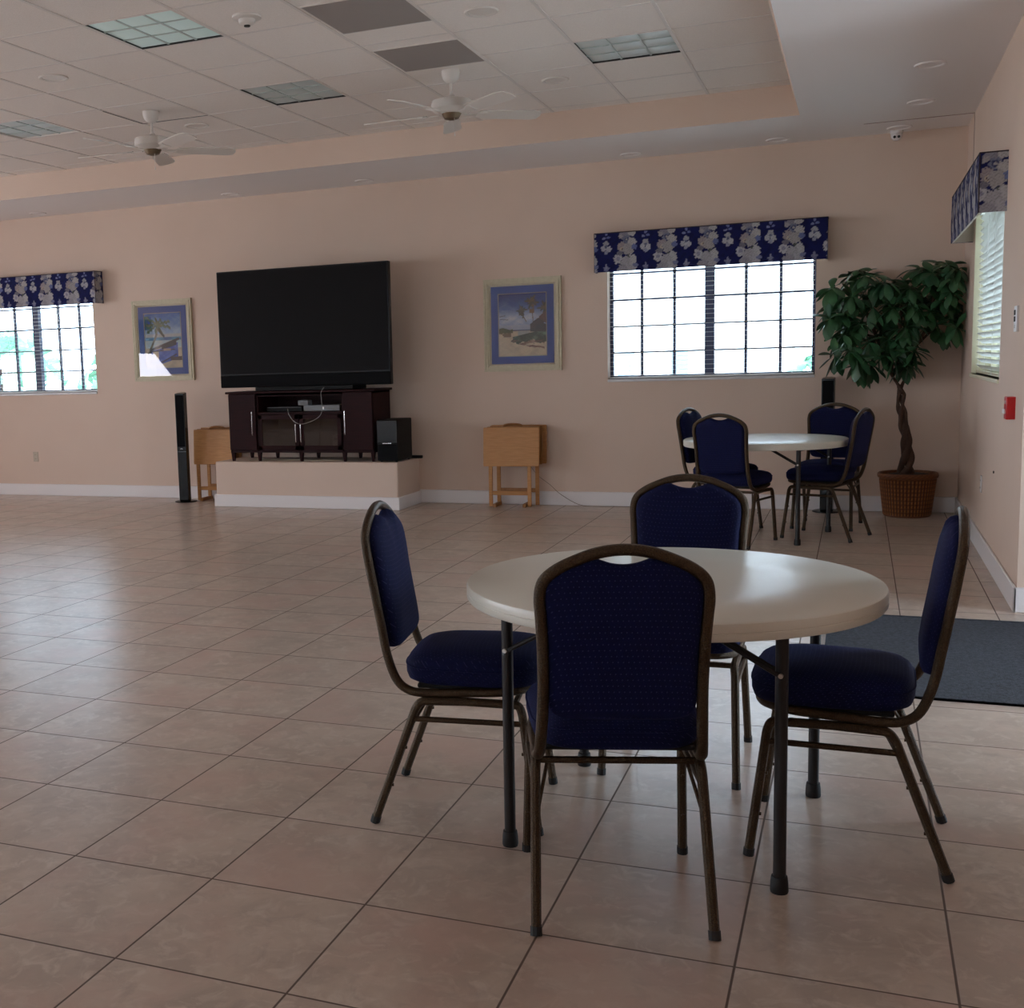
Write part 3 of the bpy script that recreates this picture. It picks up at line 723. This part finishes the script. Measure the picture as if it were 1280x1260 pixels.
# ------------------------------------------------------------------ pictures
def mixc(a, b, t): t = max(0, min(1, t)); return tuple(x+(y-x)*t for x, y in zip(a, b))
def fbm(x, y):
    return .55*n2(x, y)+.28*n2(2.3*x+5, 2.1*y+1)+.17*n2(5.1*x+2, 4.7*y+8)
def seg(px, py, ax, ay, bx, by):
    dx, dy = bx-ax, by-ay; t = max(0, min(1, ((px-ax)*dx+(py-ay)*dy)/(dx*dx+dy*dy))); return math.hypot(px-ax-t*dx, py-ay-t*dy)
def palm(u, v, cx, cy, r, asp=1.35):
    x, y = (u-cx), (v-cy)*asp; d = math.hypot(x, y); a = math.atan2(y, x)
    return d < r*(.62+.38*math.sin(a*7+cx*40)*math.cos(a*3)) 
def beach(u, v):       # sand, scrub and three palms under a deep blue sky
    n = fbm(u*9, v*12)
    if v > .42:
        c = mixc((150, 168, 200), (18, 52, 140), (v-.62)*3.2+n*.25)
        if .44 < v < .74: c = mixc(c, (224, 224, 228), .75*(1-abs(v-.6)/.16)+n*.55)
        if v < .5: c = mixc(c, (206, 204, 206), .5)
        if seg(u, v, .02, .64, .14, .655) < .006 or seg(u, v, .03, .6, .2, .585) < .005: c = (80, 84, 100)
    elif v > .4: c = (40, 66, 110) if u > .25 else (70, 86, 52)
    else: c = mixc((226, 208, 178), (206, 188, 160), n+.3)
    if u < .3 and .37 < v < .44+.015*math.sin(u*20) : c = mixc((70, 82, 44), (110, 96, 60), n+.5)
    if u < .26 and .31 < v < .37 and n > -.1: c = (124, 98, 66)
    if .4 < u < .66 and .33 < v < .4: c = mixc(c, (120, 150, 178), .4)
    for x0_, y0_, x1_, y1_ in ((.46, .72, .58, .55), (.7, .82, .73, .5), (.95, .7, .93, .45)):
        if seg(u, v, x0_, y0_, x1_, y1_) < .008: c = (96, 70, 54)
    if palm(u, v, .49, .73, .13) or palm(u, v, .70, .86, .17) or palm(u, v, .97, .76, .17): c = mixc((40, 48, 40), (106, 82, 60), n*1.2+.4)
    if abs(u-.48) < .05 and .6 < v < .72 and n > -.3: c = (70, 56, 46)
    if abs(u-.7) < .05 and .68 < v < .82 and n > -.2: c = (124, 90, 58)
    if abs(u-.94) < .09 and .5 < v < .7 and n > -.4: c = (92, 62, 56)
    if u > .66 and .38 < v < .55+.03*n+.04*math.sin(u*17): c = mixc((34, 28, 30), (62, 42, 40), n+.4)
    if u > .28+.1*n and .22+.06*n < v < .38 and v < .26+u*.16: c = mixc((44, 60, 40), (120, 150, 120), n*1.4+.1)
    if .2 < u < .96 and .1 < v < .25 and fbm(u*7+3, v*30) > .12 and v > .28-.22*u: c = mixc((110, 74, 62), (150, 112, 92), n+.5)
    return c
def boat(u, v):        # leaning palm and a blue rowing boat on the sand
    n = fbm(u*9, v*12)
    if v > .56: c = mixc((178, 204, 222), (52, 106, 186), (v-.6)*2.4+n*.3)
    elif v > .5: c = mixc((54, 112, 168), (96, 160, 190), n+.5)
    elif v > .36: c = mixc((180, 206, 214), (214, 216, 206), n+.3)
    else: c = mixc((214, 200, 172), (188, 178, 158), n+.3)
    if .56 < v < .62: c = mixc(c, (206, 200, 190), .7)
    if u < .2 and .7 < v < .95: c = mixc((30, 80, 190), (40, 110, 90), n+.6)
    P = [(.35, .8), (.32, .6), (.22, .45), (.08, .25)]
    for (a, b), (d, e) in zip(P, P[1:]):
        if seg(u, v, a, b, d, e) < .025: c = mixc((120, 110, 76), (70, 66, 52), n+.5)
    for ang, L in ((20, .34), (60, .2), (100, .2), (140, .36), (175, .3), (215, .34), (300, .3), (350, .36), (255, .2)):
        r_ = math.radians(ang); ex, ey = .35+L*math.cos(r_), .8+L*.62*math.sin(r_)-.03
        if seg(u, v, .35, .8, ex, ey) < .026+.012*math.sin(u*60+v*50): c = mixc((60, 96, 70), (110, 124, 90), n*1.5+.5)
    if seg(u, v, .38, .7, .52, .58) < .025: c = (56, 66, 44)
    # hull
    top_ = .32+.14*max(0, (u-.2))+.22*max(0, u-.7); bot = .07+.5*max(0, u-.45)*.42
    if .16 < u < .9 and bot < v < top_: c = mixc((58, 92, 190), (110, 140, 216), n+.4)
    if .2 < u < .36 and .13 < v < .3: c = (214, 196, 168)
    if seg(u, v, .16, .33, .12, .12) < .02 or seg(u, v, .12, .12, .3, .05) < .014 or seg(u, v, .3, .05, .85, .24) < .012: c = (38, 42, 74)
    if seg(u, v, .16, .33, .92, .52) < .022 or seg(u, v, .18, .3, .8, .33) < .01: c = (50, 46, 50)
    if .45 < u < .86 and .32+.2*(u-.4) < v < .38+.2*(u-.4)+.02: c = (46, 42, 46)
    if .5 < u < .7 and .31 < v < .35: c = (196, 176, 150)
    if .68 < u < 1 and .13 < v < .2+.02*n: c = (74, 58, 56)
    return c
PM = vmat('painted_print', .35, .5)
def picture(label, x, z0, w, h, fn):
    t = thing('framed_picture', label, 'picture', (x, YB, z0), 0, 'framed beach pictures on the back wall')
    fw = .055; fr = MB()
    def mitre(a, y0, y1, w0, w1):
        o = [(a, a), (w-a, a), (w-a, h-a), (a, h-a)]
    def ring(a, b, y0, y1):       # picture frame rail between insets a and b, from y0 (wall side) to y1
        A = [(a, a), (w-a, a), (w-a, h-a), (a, h-a)]; B = [(b, b), (w-b, b), (w-b, h-b), (b, h-b)]
        vs = [(p[0]-w/2, y0, p[1]) for p in A]+[(p[0]-w/2, y1, p[1]) for p in A]+[(p[0]-w/2, y1, p[1]) for p in B]+[(p[0]-w/2, y0, p[1]) for p in B]
        fs = []
        for s in range(3):
            for k in range(4): fs.append((s*4+k, s*4+(k+1) % 4, s*4+4+(k+1) % 4, s*4+4+k))
        for k in range(4): fs.append((12+k, 12+(k+1) % 4, (k+1) % 4, k))
        return fs, vs
    for a, b, y1 in ((0, .016, -.03), (.016, .022, -.02), (.022, .04, -.034), (.04, fw, -.024)):
        fs, vs = ring(a, b, -.001, y1); fr.add(vs, fs)
    fr.build('frame', M['frame_cream'], t)
    fs, vs = ring(fw-.001, .072, -.001, -.014); MB().add(vs, fs).build('liner', M['mat_cream'], t)
    fs, vs = ring(.071, .142, -.001, -.012); MB().add(vs, fs).build('mat_board', M['mat_blue'], t)
    fs, vs = ring(.141, .148, -.001, -.0135); MB().add(vs, fs).build('fillet', M['fillet'], t)
    a = .147
    MB().grid(lambda u, v: (a-w/2+(w-2*a)*u, -.009, a+(h-2*a)*v), 150, 190, fn).build('print', PM, t)
    g = MB().box((fw-w/2, -.0165, fw), (w/2-fw, -.0155, h-fw)).build('glazing', M['glass2'], t)
picture('framed picture of palms on a beach, blue mat, above the right tray tables', -2.978, 1.302, .762, .886, beach)
picture('framed picture of a blue rowing boat under a palm, left of the television', -7.033, 1.302, .762, .886, boat)

# ------------------------------------------------------------------ potted tree
t = thing('potted_tree', 'tall potted umbrella tree with twisted trunk in a brown wicker basket', 'plant', (.395, 10.80, 0))
prof = [(.175, 0), (.182, .006)]
nr = 26
for k in range(nr*2+1):
    z = .012+.30*k/(nr*2); prof.append((.18+.035*(z/.31)+(.0035 if k % 2 else -.001), z))
prof += [(.221, .322), (.232, .33), (.236, .345), (.234, .36), (.226, .368), (.214, .366), (.205, .345), (.2, .32)]
bk = MB().lathe(prof, 192, wob=lambda a, i: (.02 if (int(round(a/(2*PI)*192)) % 4 < 2) else 0) if 2 < i < nr*2+3 else 0)
for q in range(len(bk.v)):
    i_, k_ = divmod(q, 192)
    if 2 < i_ < nr*2+3:
        on = (k_ % 4 < 2); row = (i_//3) % 2
        bk.c.append((150, 92, 46) if on and row else (118, 68, 32) if on else (84, 46, 22))
    else: bk.c.append((122, 72, 36) if (k_//3+i_) % 2 else (96, 54, 26))
bk.build('basket', vmat('brown_wicker_weave', .55, .4), t, smooth='auto')
MB().lathe([(.001, .352), (.1, .362), (.17, .35), (.205, .338)], 40, wob=lambda a, i: .03*math.sin(a*9+i)).build('soil', M['soil'], t, smooth=True)
stems = []
def braid(ph, pts, r0, r1):
    P = []
    for k in range(30):
        z = .33+.70*k/29; a = ph+k/29*2*PI*1.35
        am = .045-.022*min(1, k/12)
        cx = -.02+.02*math.sin(k/29*5)-.03*k/29
        P.append((cx+am*math.cos(a), am*.8*math.sin(a), z))
    P += pts; return P
tk = MB()
tops = [[(-.09, .0, 1.10), (-.15, .0, 1.2), (-.2, -.03, 1.33), (-.26, -.05, 1.5), (-.34, -.07, 1.7)],
        [(-.06, .02, 1.10), (-.03, .02, 1.17), (0, .0, 1.28), (.04, -.02, 1.42), (.12, -.03, 1.6), (.16, -.03, 1.85)],
        [(-.085, -.03, 1.1), (-.13, -.05, 1.17), (-.14, -.1, 1.3), (-.1, -.14, 1.5), (-.08, -.16, 1.75)]]
for k in range(3):
    tk.tube(spline(braid(k*2.09, tops[k], 1, 1), 3), lambda f: .03*(1-f)+.011*f+.003*math.sin(f*40), 9)
tk.tube(spline([(.045, -.02, 1.43), (.11, 0, 1.5), (.2, .03, 1.6), (.27, .04, 1.75)], 4), lambda f: .011-.004*f, 8)
tk.tube(spline([(-.26, -.05, 1.5), (-.4, -.02, 1.56), (-.5, 0, 1.68)], 4), lambda f: .01-.004*f, 8)
tk.build('trunk', M['bark'], t, smooth=True)
rl = random.Random(11)
leafm = MB(); twig = MB()
def leaf(o, dirv, L, Wd, droop):
    d = Vector(dirv).normalized(); side = d.cross(Vector((0, 0, 1)))
    side = side.normalized() if side.length > 1e-3 else Vector((1, 0, 0))
    side = (Matrix.Rotation(rl.uniform(-.5, .5), 3, d) @ side); n = 7; vs = []; fs = []; p = Vector(o)
    prof = [.12, .38, .66, .88, 1, .92, .6, .05]
    for k in range(n+1):
        w = Wd*prof[k]; up = side.cross(d).normalized()
        vs += [p-side*w-up*w*.22, p, p+side*w-up*w*.22]
        d = (d+Vector((0, 0, -droop))).normalized(); p = p+d*(L/n)
    for k in range(n):
        for s in (0, 1): fs.append((k*3+s, k*3+s+1, k*3+s+4, k*3+s+3))
    # keep clear of the two walls
    vs2 = []
    for v in vs: vs2.append((min(v.x, XR-.395-.012), min(v.y, YB-10.80-.03), v.z))
    leafm.add(vs2, fs)
def cluster(c, axis, n, L):
    ax = Vector(axis).normalized(); u = ax.orthogonal().normalized(); w = ax.cross(u); a0 = rl.uniform(0, 6)
    for k in range(n):
        a = a0+2*PI*k/n; dv = (u*math.cos(a)+w*math.sin(a))*1.0+ax*rl.uniform(.1, .5)
        leaf(c, dv, L*rl.uniform(.8, 1.1), L*.2*rl.uniform(.9, 1.15), rl.uniform(.14, .3))
# crown outline in (x, z) relative to the basket
def inside(x, z):
    top = 2.02+.05*math.sin(x*9) if x > -.55 else 2.02+(x+.55)*1.5
    if x < -.3: low = 1.42-.35*(x+.75)*1.2
    elif x < .02: low = 1.27
    elif x < .16: low = 1.58
    else: low = 1.48
    if x < -.6: low = 1.6
    return low < z < top
pts = []
tries = 0
while len(pts) < 95 and tries < 9000:
    tries += 1
    x_, z_, y_ = rl.uniform(-.64, .33), rl.uniform(1.2, 2.08), rl.uniform(-.3, .14)
    if inside(x_, z_) and all((Vector((x_, y_, z_))-q).length > .085 for q in pts): pts.append(Vector((x_, y_, z_)))
hubs = [Vector(p) for p in ((-.34, -.07, 1.7), (.16, -.03, 1.85), (-.08, -.16, 1.75), (.27, .04, 1.75), (-.5, 0, 1.68), (-.26, -.05, 1.5), (.12, -.03, 1.6))]
ctr = Vector((-.12, 0, 1.65))
for p in pts:
    ax = (p-ctr); ax = ax.normalized()*.7+Vector((0, -.45, .35)); 
    cluster(p, ax, rl.choice((6, 7, 8)), rl.uniform(.15, .205))
    h = min(hubs, key=lambda q: (q-p).length)
    mid = (h+p)/2+Vector((0, 0, .02)); twig.tube(spline([h, mid, p], 3), .003, 5)
cluster((.3, -.05, 2.03), (.4, 0, 1), 5, .13); cluster((-.42, -.12, 2.06), (-.2, 0, 1), 6, .14); cluster((-.62, -.1, 1.86), (-1, -.2, .6), 8, .13)
leafm.build('foliage', M['leaf'], t, smooth=True); twig.build('twig', M['twig'], t, smooth=True)

# ------------------------------------------------------------------ floor mat
tag(MB().box((-.125, 5.1, 0), (1.75, 6.66, .009)).box((-.125, 5.1, 0), (-.105, 6.66, .012)).box((-.125, 6.64, 0), (1.75, 6.66, .012)).box((-.125, 5.1, 0), (1.75, 5.12, .012)).build('door_mat', M['mat_char']), 'charcoal ribbed door mat on the tiles behind the right chair', 'mat')

# ------------------------------------------------------------------ ceiling things
def ceiling_light(i, j, label, lens, rim):
    x, y = (gx(i)+gx(i+1))/2, (gy(j)+gy(j+1))/2
    t = thing('ceiling_light', label, 'ceiling light', (x, y, ZC), 0, 'square ceiling light panels')
    a, b = GP/2, GQ/2
    f = MB()
    for q in (((-a, -b, -.002), (-a+.01, b, .02)), ((a-.01, -b, -.002), (a, b, .02)), ((-a, -b, -.002), (a, -b+.01, .02)), ((-a, b-.01, -.002), (a, b, .02))): f.box(*q)
    f.build('frame', rim, t)  # where black, the rim colour paints in the shadow gap round the panel
    a -= .01; b -= .01
    # pillowed lens: three by three shallow domes
    def sh(u, v):
        uu, vv = frac(u*3*.9999), frac(v*3*.9999)
        return (-a+2*a*u, b-2*b*v, .010-.009*(math.sin(PI*uu)*math.sin(PI*vv))**.5)
    MB().grid(sh, 48, 48).build('lens', lens, t, smooth=True)
    lv = MB()
    for k in (1, 2):
        x_ = -a+2*a*k/3; lv.box((x_-.006, -b, .003), (x_+.006, b, .012))
        y_ = -b+2*b*k/3; lv.box((-a, y_-.006, .003), (a, y_+.006, .012))
    lv.build('louver', M['louver'], t)
    MB().box((-a-.012, -b-.012, .02), (a+.012, b+.012, .06)).build('housing', M['fan'], t)
LBL = ['square ceiling light panel between the two fans, dark rim', 'square ceiling light panel nearest the right soffit, right of the right fan', 'square ceiling light panel at the left edge, white rim',
       'brightest square ceiling light panel, greenish, at the top left']
for k, (i, j) in enumerate(PANELS[:4]):
    ceiling_light(i, j, LBL[k], M['lens_glow'] if k == 3 else M['lens_glow_dim'], M['grid'] if k == 2 else M['black'])
for k, (i, j) in enumerate(PANELS[4:]):
    MB_ = MB().box((gx(i+1), gy(j), ZC), (gx(i), gy(j+1), ZC+.02)); struct(MB_.build('ceiling_filler', M['ceil']))
for (x, y), lb in zip(VENTS, ('grey square ceiling vent directly in front of the right fan', 'grey square ceiling vent at the top edge, nearer of the two vents')):
    t = thing('ceiling_vent', lb, 'vent', (x+.29, y+.305, ZC-.006), 0, 'grey ceiling return vents')
    MB().box((-.285, -.3, 0), (.285, .3, .006)).build('grille', M['vent'], t)
    MB().box((-.295, -.31, -.001), (-.285, .31, .006)).box((.285, -.31, -.001), (.295, .31, .006)).box((-.285, -.31, -.001), (.285, -.3, .006)).box((-.285, .3, -.001), (.285, .31, .006)).build('rim', M['grid'], t)
def roundel(name, label, x, y, z, r, group, cat, m=M['fan']):
    t = thing(name, label, cat, (x, y, z), 0, group)
    MB().lathe([(r, 0), (r, -.004), (r*.94, -.009), (r*.8, -.006), (r*.78, -.002)], 36).build('trim_ring', m, t, smooth='auto')
    MB().lathe([(.001, -.0015), (r*.78, -.0015)], 36).add([(0, 0, 0)], []).build('baffle', M['vent'], t)
    return t
GD = 'round ceiling speakers in the tile field'
for x, y, lb in ((-2.05, 6.79, 'round ceiling speaker right of the nearer vent'), (-2.07, 8.68, 'round ceiling speaker right of the right fan'), (-5.09, 6.78, 'round ceiling speaker left of the greenish light panel'), (-5.09, 8.67, 'round ceiling speaker just behind the left fan')):
    roundel('ceiling_speaker', lb, x, y, ZC, .1, GD, 'speaker')
t = thing('smoke_detector', 'round white smoke detector on a ceiling tile near the top edge', 'smoke detector', (-3.275, 6.2, ZC))
MB().lathe([(.085, 0), (.085, -.012), (.07, -.018), (.05, -.02), (.045, -.04), (.03, -.05), (.001, -.052)], 32).build('casing', M['fan'], t, smooth='auto')
MB().lathe([(.018, -.051), (.018, -.058), (.001, -.058)], 16).build('sensor', M['black'], t)
GS = 'small recessed downlights in the soffit'
for x, y, lb in ((.383, 8.54, 'recessed downlight in the right soffit, nearer of the two'), (.382, 9.78, 'recessed downlight in the right soffit, farther of the two'), (.27, 10.80, 'recessed downlight beside the dome camera at the back wall'),
                 (-.67, 10.80, 'recessed downlight in the back soffit above the right end of the valance'), (-1.9, 10.80, 'recessed downlight in the back soffit above the middle window'), (-4.48, 10.80, 'recessed downlight in the back soffit right above the television'),
                 (-5.98, 10.80, 'recessed downlight in the back soffit above the left edge of the television'), (-8.43, 10.80, 'recessed downlight in the back soffit above the far left window')):
    roundel('recessed_downlight', lb, x, y, ZS, .095, GS, 'downlight', M['soffit'])
t = thing('dome_camera', 'small white dome camera under the soffit in the far right corner', 'camera', (.252, 10.93, ZS))
MB().lathe([(.05, 0), (.052, -.02), (.045, -.03)], 24).build('mount', M['white'], t, smooth='auto')
MB().lathe([(.001, -.085), (.025, -.08), (.042, -.06), (.046, -.035), (.045, -.03)][::-1], 24).build('dome', M['white'], t, smooth='auto')
e = MB()
for dx in (-.016, .016): e.tube([(dx, -.035, -.058), (dx, -.046, -.06)], .011, 12)
e.build('lens', M['black'], t)
# black strips paint in the shaded gap of a dropped tile beside the left fan
struct(MB().box((gx(8)-.002, gy(0)+.07, ZC-.006), (gx(8)+.006, gy(1), ZC-.004)).box((gx(8), gy(1)-.006, ZC-.006), (gx(7), gy(1)+.003, ZC-.004)).build('trim_gap_shade', M['black']))

def make_fan(label):
    t = thing('ceiling_fan', label, 'fan', (0, 0, ZC), 0, 'white ceiling fans')
    MB().lathe([(.065, 0), (.065, -.02), (.055, -.06), (.03, -.085), (.016, -.088)], 28).build('canopy', M['fan'], t, smooth='auto')
    MB().tube([(0, 0, -.08), (0, 0, -.19)], .011, 12).build('downrod', M['fan'], t, smooth='auto')
    MB().lathe([(.02, -.165), (.03, -.185), (.1, -.195), (.135, -.205), (.142, -.235), (.14, -.262), (.11, -.285), (.07, -.292)], 36).build('motor_housing', M['fan'], t, smooth='auto')
    MB().lathe([(.07, -.29), (.062, -.305), (.05, -.325), (.02, -.335), (.001, -.336)], 28).build('switch_cup', M['brass'], t, smooth='auto')
    for k in range(5):
        a = math.radians(-36+72*k); T = Matrix.Rotation(a, 4, 'Z') @ Matrix.Translation((0, 0, -.292)) @ Matrix.Rotation(math.radians(-13), 4, 'X')
        o = [(.2, -.05), (.3, -.062), (.6, -.07), (.645, -.055), (.66, 0), (.645, .055), (.6, .07), (.3, .062), (.2, .05), (.19, 0)]
        bl = MB().rings([[(x, y, -.003) for x, y in o], [(x, y, .004) for x, y in o]], T).build('blade', M['fan'], t)
        MB().box((.09, -.012, -.006), (.2, .012, -.001), T).rings([[(.18, -.03, -.008), (.25, -.04, -.008), (.25, .04, -.008), (.18, .03, -.008)], [(.18, -.03, -.003), (.25, -.04, -.003), (.25, .04, -.003), (.18, .03, -.003)]], T).build('blade_iron', M['fan'], bl)
    MB().tube([(.03, -.03, -.325), (.03, -.03, -.44)], .002, 6).lathe([(.001, -.43), (.005, -.437), (.005, -.447), (.001, -.452)], 8, Matrix.Translation((.03, -.03, 0))).build('pull_chain', M['fan'], t)
    return t
fan = make_fan('white five blade ceiling fan hanging right of centre'); fan.location = (-2.65, 8.02, ZC)
dup(fan, (-5.115, 8.02, ZC), math.radians(4), 'white five blade ceiling fan hanging at the left')

# ------------------------------------------------------------------ wall plates and the alarm
def outlet(label, loc, rz, m):
    t = thing('wall_outlet', label, 'outlet', loc, rz)
    MB().box((-.036, -.006, -.058), (.036, 0, .058)).build('cover_plate', m, t, bevel=.002)
    for z in (-.024, .024):
        s = MB().lathe([(.016, -.006), (.016, -.0085), (.001, -.0085)][::1], 16, Matrix.Translation((0, 0, z)) @ Matrix.Rotation(-PI/2, 4, 'X') @ Matrix.Scale(-1, 4, (0, 0, 1))).build('socket', m, t)
        MB().box((-.007, -.0095, z-.005), (-.005, -.0085, z+.006)).box((.005, -.0095, z-.005), (.007, -.0085, z+.006)).build('slot', M['slot'], s)
    return t
outlet('almond wall outlet low on the back wall under the far left window', (-8.874, YB, .455), 0, M['plate'])
outlet('pale wall outlet low on the right wall beside the potted tree', (XR, 9.013, .464), -PI/2, M['plate_white'])
outlet('wall outlet on the back wall behind the far table', (-2.2, YB, .455), 0, M['plate']) if 0 else None
t = thing('wall_controller', 'white wall controller with two dark buttons above the red fire alarm', 'controller', (XR, 7.33, 1.55), -PI/2)
MB().box((-.06, -.012, -.07), (.06, 0, .07)).build('cover_plate', M['plate_white'], t, bevel=.002)
for z in (.035, 0): MB().box((-.035, -.016, z-.014), (.01, -.012, z+.014)).build('button', M['slot'], t, bevel=.001)
MB().box((-.03, -.0125, -.05), (-.01, -.012, -.03)).build('mark', M['vent'], t)
t = thing('fire_alarm_pull_station', 'red fire alarm pull station on the right wall', 'fire alarm', (XR, 7.34, 1.065), -PI/2)
MB().box((-.055, -.045, -.062), (.055, .005, .062)).build('casing', M['red'], t, bevel=.005)
MB().box((-.042, -.055, -.03), (.042, -.045, -.006)).build('pull_handle', mat('white_handle', (220, 215, 212), .4), t, bevel=.003)
def text(body, size, m, parent, loc, rot, name='lettering'):
    cu = bpy.data.curves.new(name, 'FONT'); cu.body = body; cu.size = size; cu.extrude = .0006; cu.align_x = 'CENTER'; cu.align_y = 'CENTER'
    o = bpy.data.objects.new(name, cu); C.objects.link(o)
    dg = bpy.context.evaluated_depsgraph_get(); me = bpy.data.meshes.new_from_object(o.evaluated_get(dg))
    bpy.data.objects.remove(o); o = bpy.data.objects.new(name, me); C.objects.link(o); me.materials.clear(); me.materials.append(m)
    o.parent = parent; o.location = loc; o.rotation_euler = rot; return o
text('FIRE', .028, mat('white_letters', (230, 225, 222), .5), t, (0, -.0456, .03), (PI/2, 0, 0))
tag(MB().tube([(XR-.006, 8.25, .62), (XR, 8.25, .62)], .008, 10).build('wall_screw', M['slot']), 'tiny dark screw head on the right wall above the outlet', 'screw')

# ------------------------------------------------------------------ outside, seen through the blinds
struct(MB().box((-60, -40, -.3), (60, 80, -.13)).build('ground', M['ground']))
t = thing('neighbour_house', 'white house seen blurred through the middle window', 'house', (-6.5, 32, -.13))
MB().box((-9, 0, 0), (5, 6, 3.6)).build('wall', M['stucco'], t)
MB().rings([[(-9.5, -.5, 3.6), (5.5, -.5, 3.6), (5.5, 6.5, 3.6), (-9.5, 6.5, 3.6)], [(-6, 2.8, 5.4), (2, 2.8, 5.4), (2, 3.2, 5.4), (-6, 3.2, 5.4)]]).build('roof', mat('pale_roof', (200, 200, 196), .8), t)
for x_ in (.5, 1.9): MB().box((x_, -.03, .9), (x_+.45, 0, 1.6)).build('window', M['housepane'], t)
def shrub(label, loc, r, h, seed):
    rr = random.Random(seed); mb = MB()
    for k in range(260):
        a = rr.uniform(0, 2*PI); z = rr.uniform(.05, 1)*h; q = r*(1-.5*(z/h)**2)*rr.uniform(.4, 1)
        c = Vector((q*math.cos(a), q*math.sin(a), z)); s = .1*r+.08; u = Vector((rr.uniform(-1, 1), rr.uniform(-1, 1), rr.uniform(-.5, 1))).normalized(); w = u.orthogonal().normalized()
        mb.add([c-u*s, c+w*s*.5, c+u*s, c-w*s*.5], [(0, 1, 2, 3)])
    t = thing('shrub', label, 'shrub', loc, 0, 'garden shrubs outside')
    mb.build('foliage', M['hedge'], t); MB().tube([(0, 0, 0), (0, 0, h*.7)], .04, 8).build('stem', M['bark'], t)
shrub('garden shrub outside the middle window, lower right corner', (-.3, 17, -.13), .75, 1.45, 1)
shrub('tall garden shrub outside the far left window, left of the mullion', (-15.6, 18.5, -.13), 1.5, 2.4, 2)
shrub('garden shrub outside the far left window, right of the mullion', (-13.2, 19.5, -.13), 1.3, 2.0, 3)

# ------------------------------------------------------------------ light
w = bpy.data.worlds.new('sky'); bpy.context.scene.world = w; w.use_nodes = True
bg = w.node_tree.nodes['Background']; bg.inputs[0].default_value = (.66, .8, 1.0, 1); bg.inputs[1].default_value = SKY = 12.5
def area(name, loc, rot, sx, sy, e, col, portal=False):
    l = bpy.data.lights.new(name, 'AREA'); l.shape = 'RECTANGLE'; l.size = sx; l.size_y = sy; l.energy = e; l.color = col
    o = bpy.data.objects.new(name, l); C.objects.link(o); o.location = loc; o.rotation_euler = rot
    if portal: l.cycles.is_portal = True
    return o
# portals steer sampling of the sky through the visible windows
area('portal_window_1', ((W1[0]+W1[1])/2, YB+.22, 1.82), (-PI/2, 0, 0), 1.85, 1.25, 1, (1, 1, 1), True)
area('portal_window_2', ((W2[0]+W2[1])/2, YB+.22, 1.82), (-PI/2, 0, 0), 1.85, 1.25, 1, (1, 1, 1), True)
area('portal_window_3', (XR+.22, (W3[0]+W3[1])/2, 1.82), (0, PI/2, 0), 1.25, 2.0, 1, (1, 1, 1), True)
area('portal_door', (2.42, 5.55, 1.18), (0, PI/2, 0), 2.35, 2.1, 1, (1, 1, 1), True)
for h in LW: area('added_fill_left', (XL-.05, (h[0]+h[1])/2, 1.7), (0, -PI/2-.7, 0), 1.5, 2.1, 150, (.92, .91, 1))  # lamps added in unseen windows, tilted up to brighten the ceiling
for h in FW: area('added_fill_front', ((h[0]+h[1])/2, YF-.05, 1.65), (PI/2+.5, 0, 0), 2.1, 1.4, 22, (1, .95, .9))  # weak lamps added behind the camera to fill the room
area('daylight_door', (2.18, 5.55, 1.2), (0, PI/2+.3, 0), 2.2, 2.0, 20, (.88, .92, 1))

# ------------------------------------------------------------------ camera
f, cx = 1453., 440.
yaw, pitch, roll = .4122, .1197, -.032
sy_, cy_, sp_, cp_ = math.sin(yaw), math.cos(yaw), math.sin(pitch), math.cos(pitch)
fw = Vector((-sy_*cp_, cy_*cp_, -sp_)); r0 = Vector((cy_, sy_, 0)); u0 = r0.cross(fw)
r_ = r0*math.cos(roll)+u0*math.sin(roll); u_ = u0*math.cos(roll)-r0*math.sin(roll)
cam = bpy.data.cameras.new('camera'); co = bpy.data.objects.new('camera', cam); C.objects.link(co)
m = Matrix((( r_.x, u_.x, -fw.x, 0), (r_.y, u_.y, -fw.y, 0), (r_.z, u_.z, -fw.z, 1.42), (0, 0, 0, 1)))
co.matrix_world = m
cam.sensor_fit = 'HORIZONTAL'; cam.sensor_width = 36; cam.lens = 36*f/1280; cam.shift_x = (640-cx)/1280; cam.clip_start = .05; cam.clip_end = 300
sc = bpy.context.scene; sc.camera = co
sc.view_settings.view_transform = 'Standard'; sc.view_settings.look = 'None'; sc.view_settings.gamma = 1; sc.view_settings.use_curve_mapping = False
sc.view_settings.exposure = -.27
sc.cycles.use_denoising = True; sc.cycles.max_bounces = 12; sc.cycles.diffuse_bounces = 6; sc.cycles.transparent_max_bounces = 16
sc.cycles.sample_clamp_indirect = 6; sc.cycles.caustics_reflective = True; sc.cycles.caustics_refractive = False
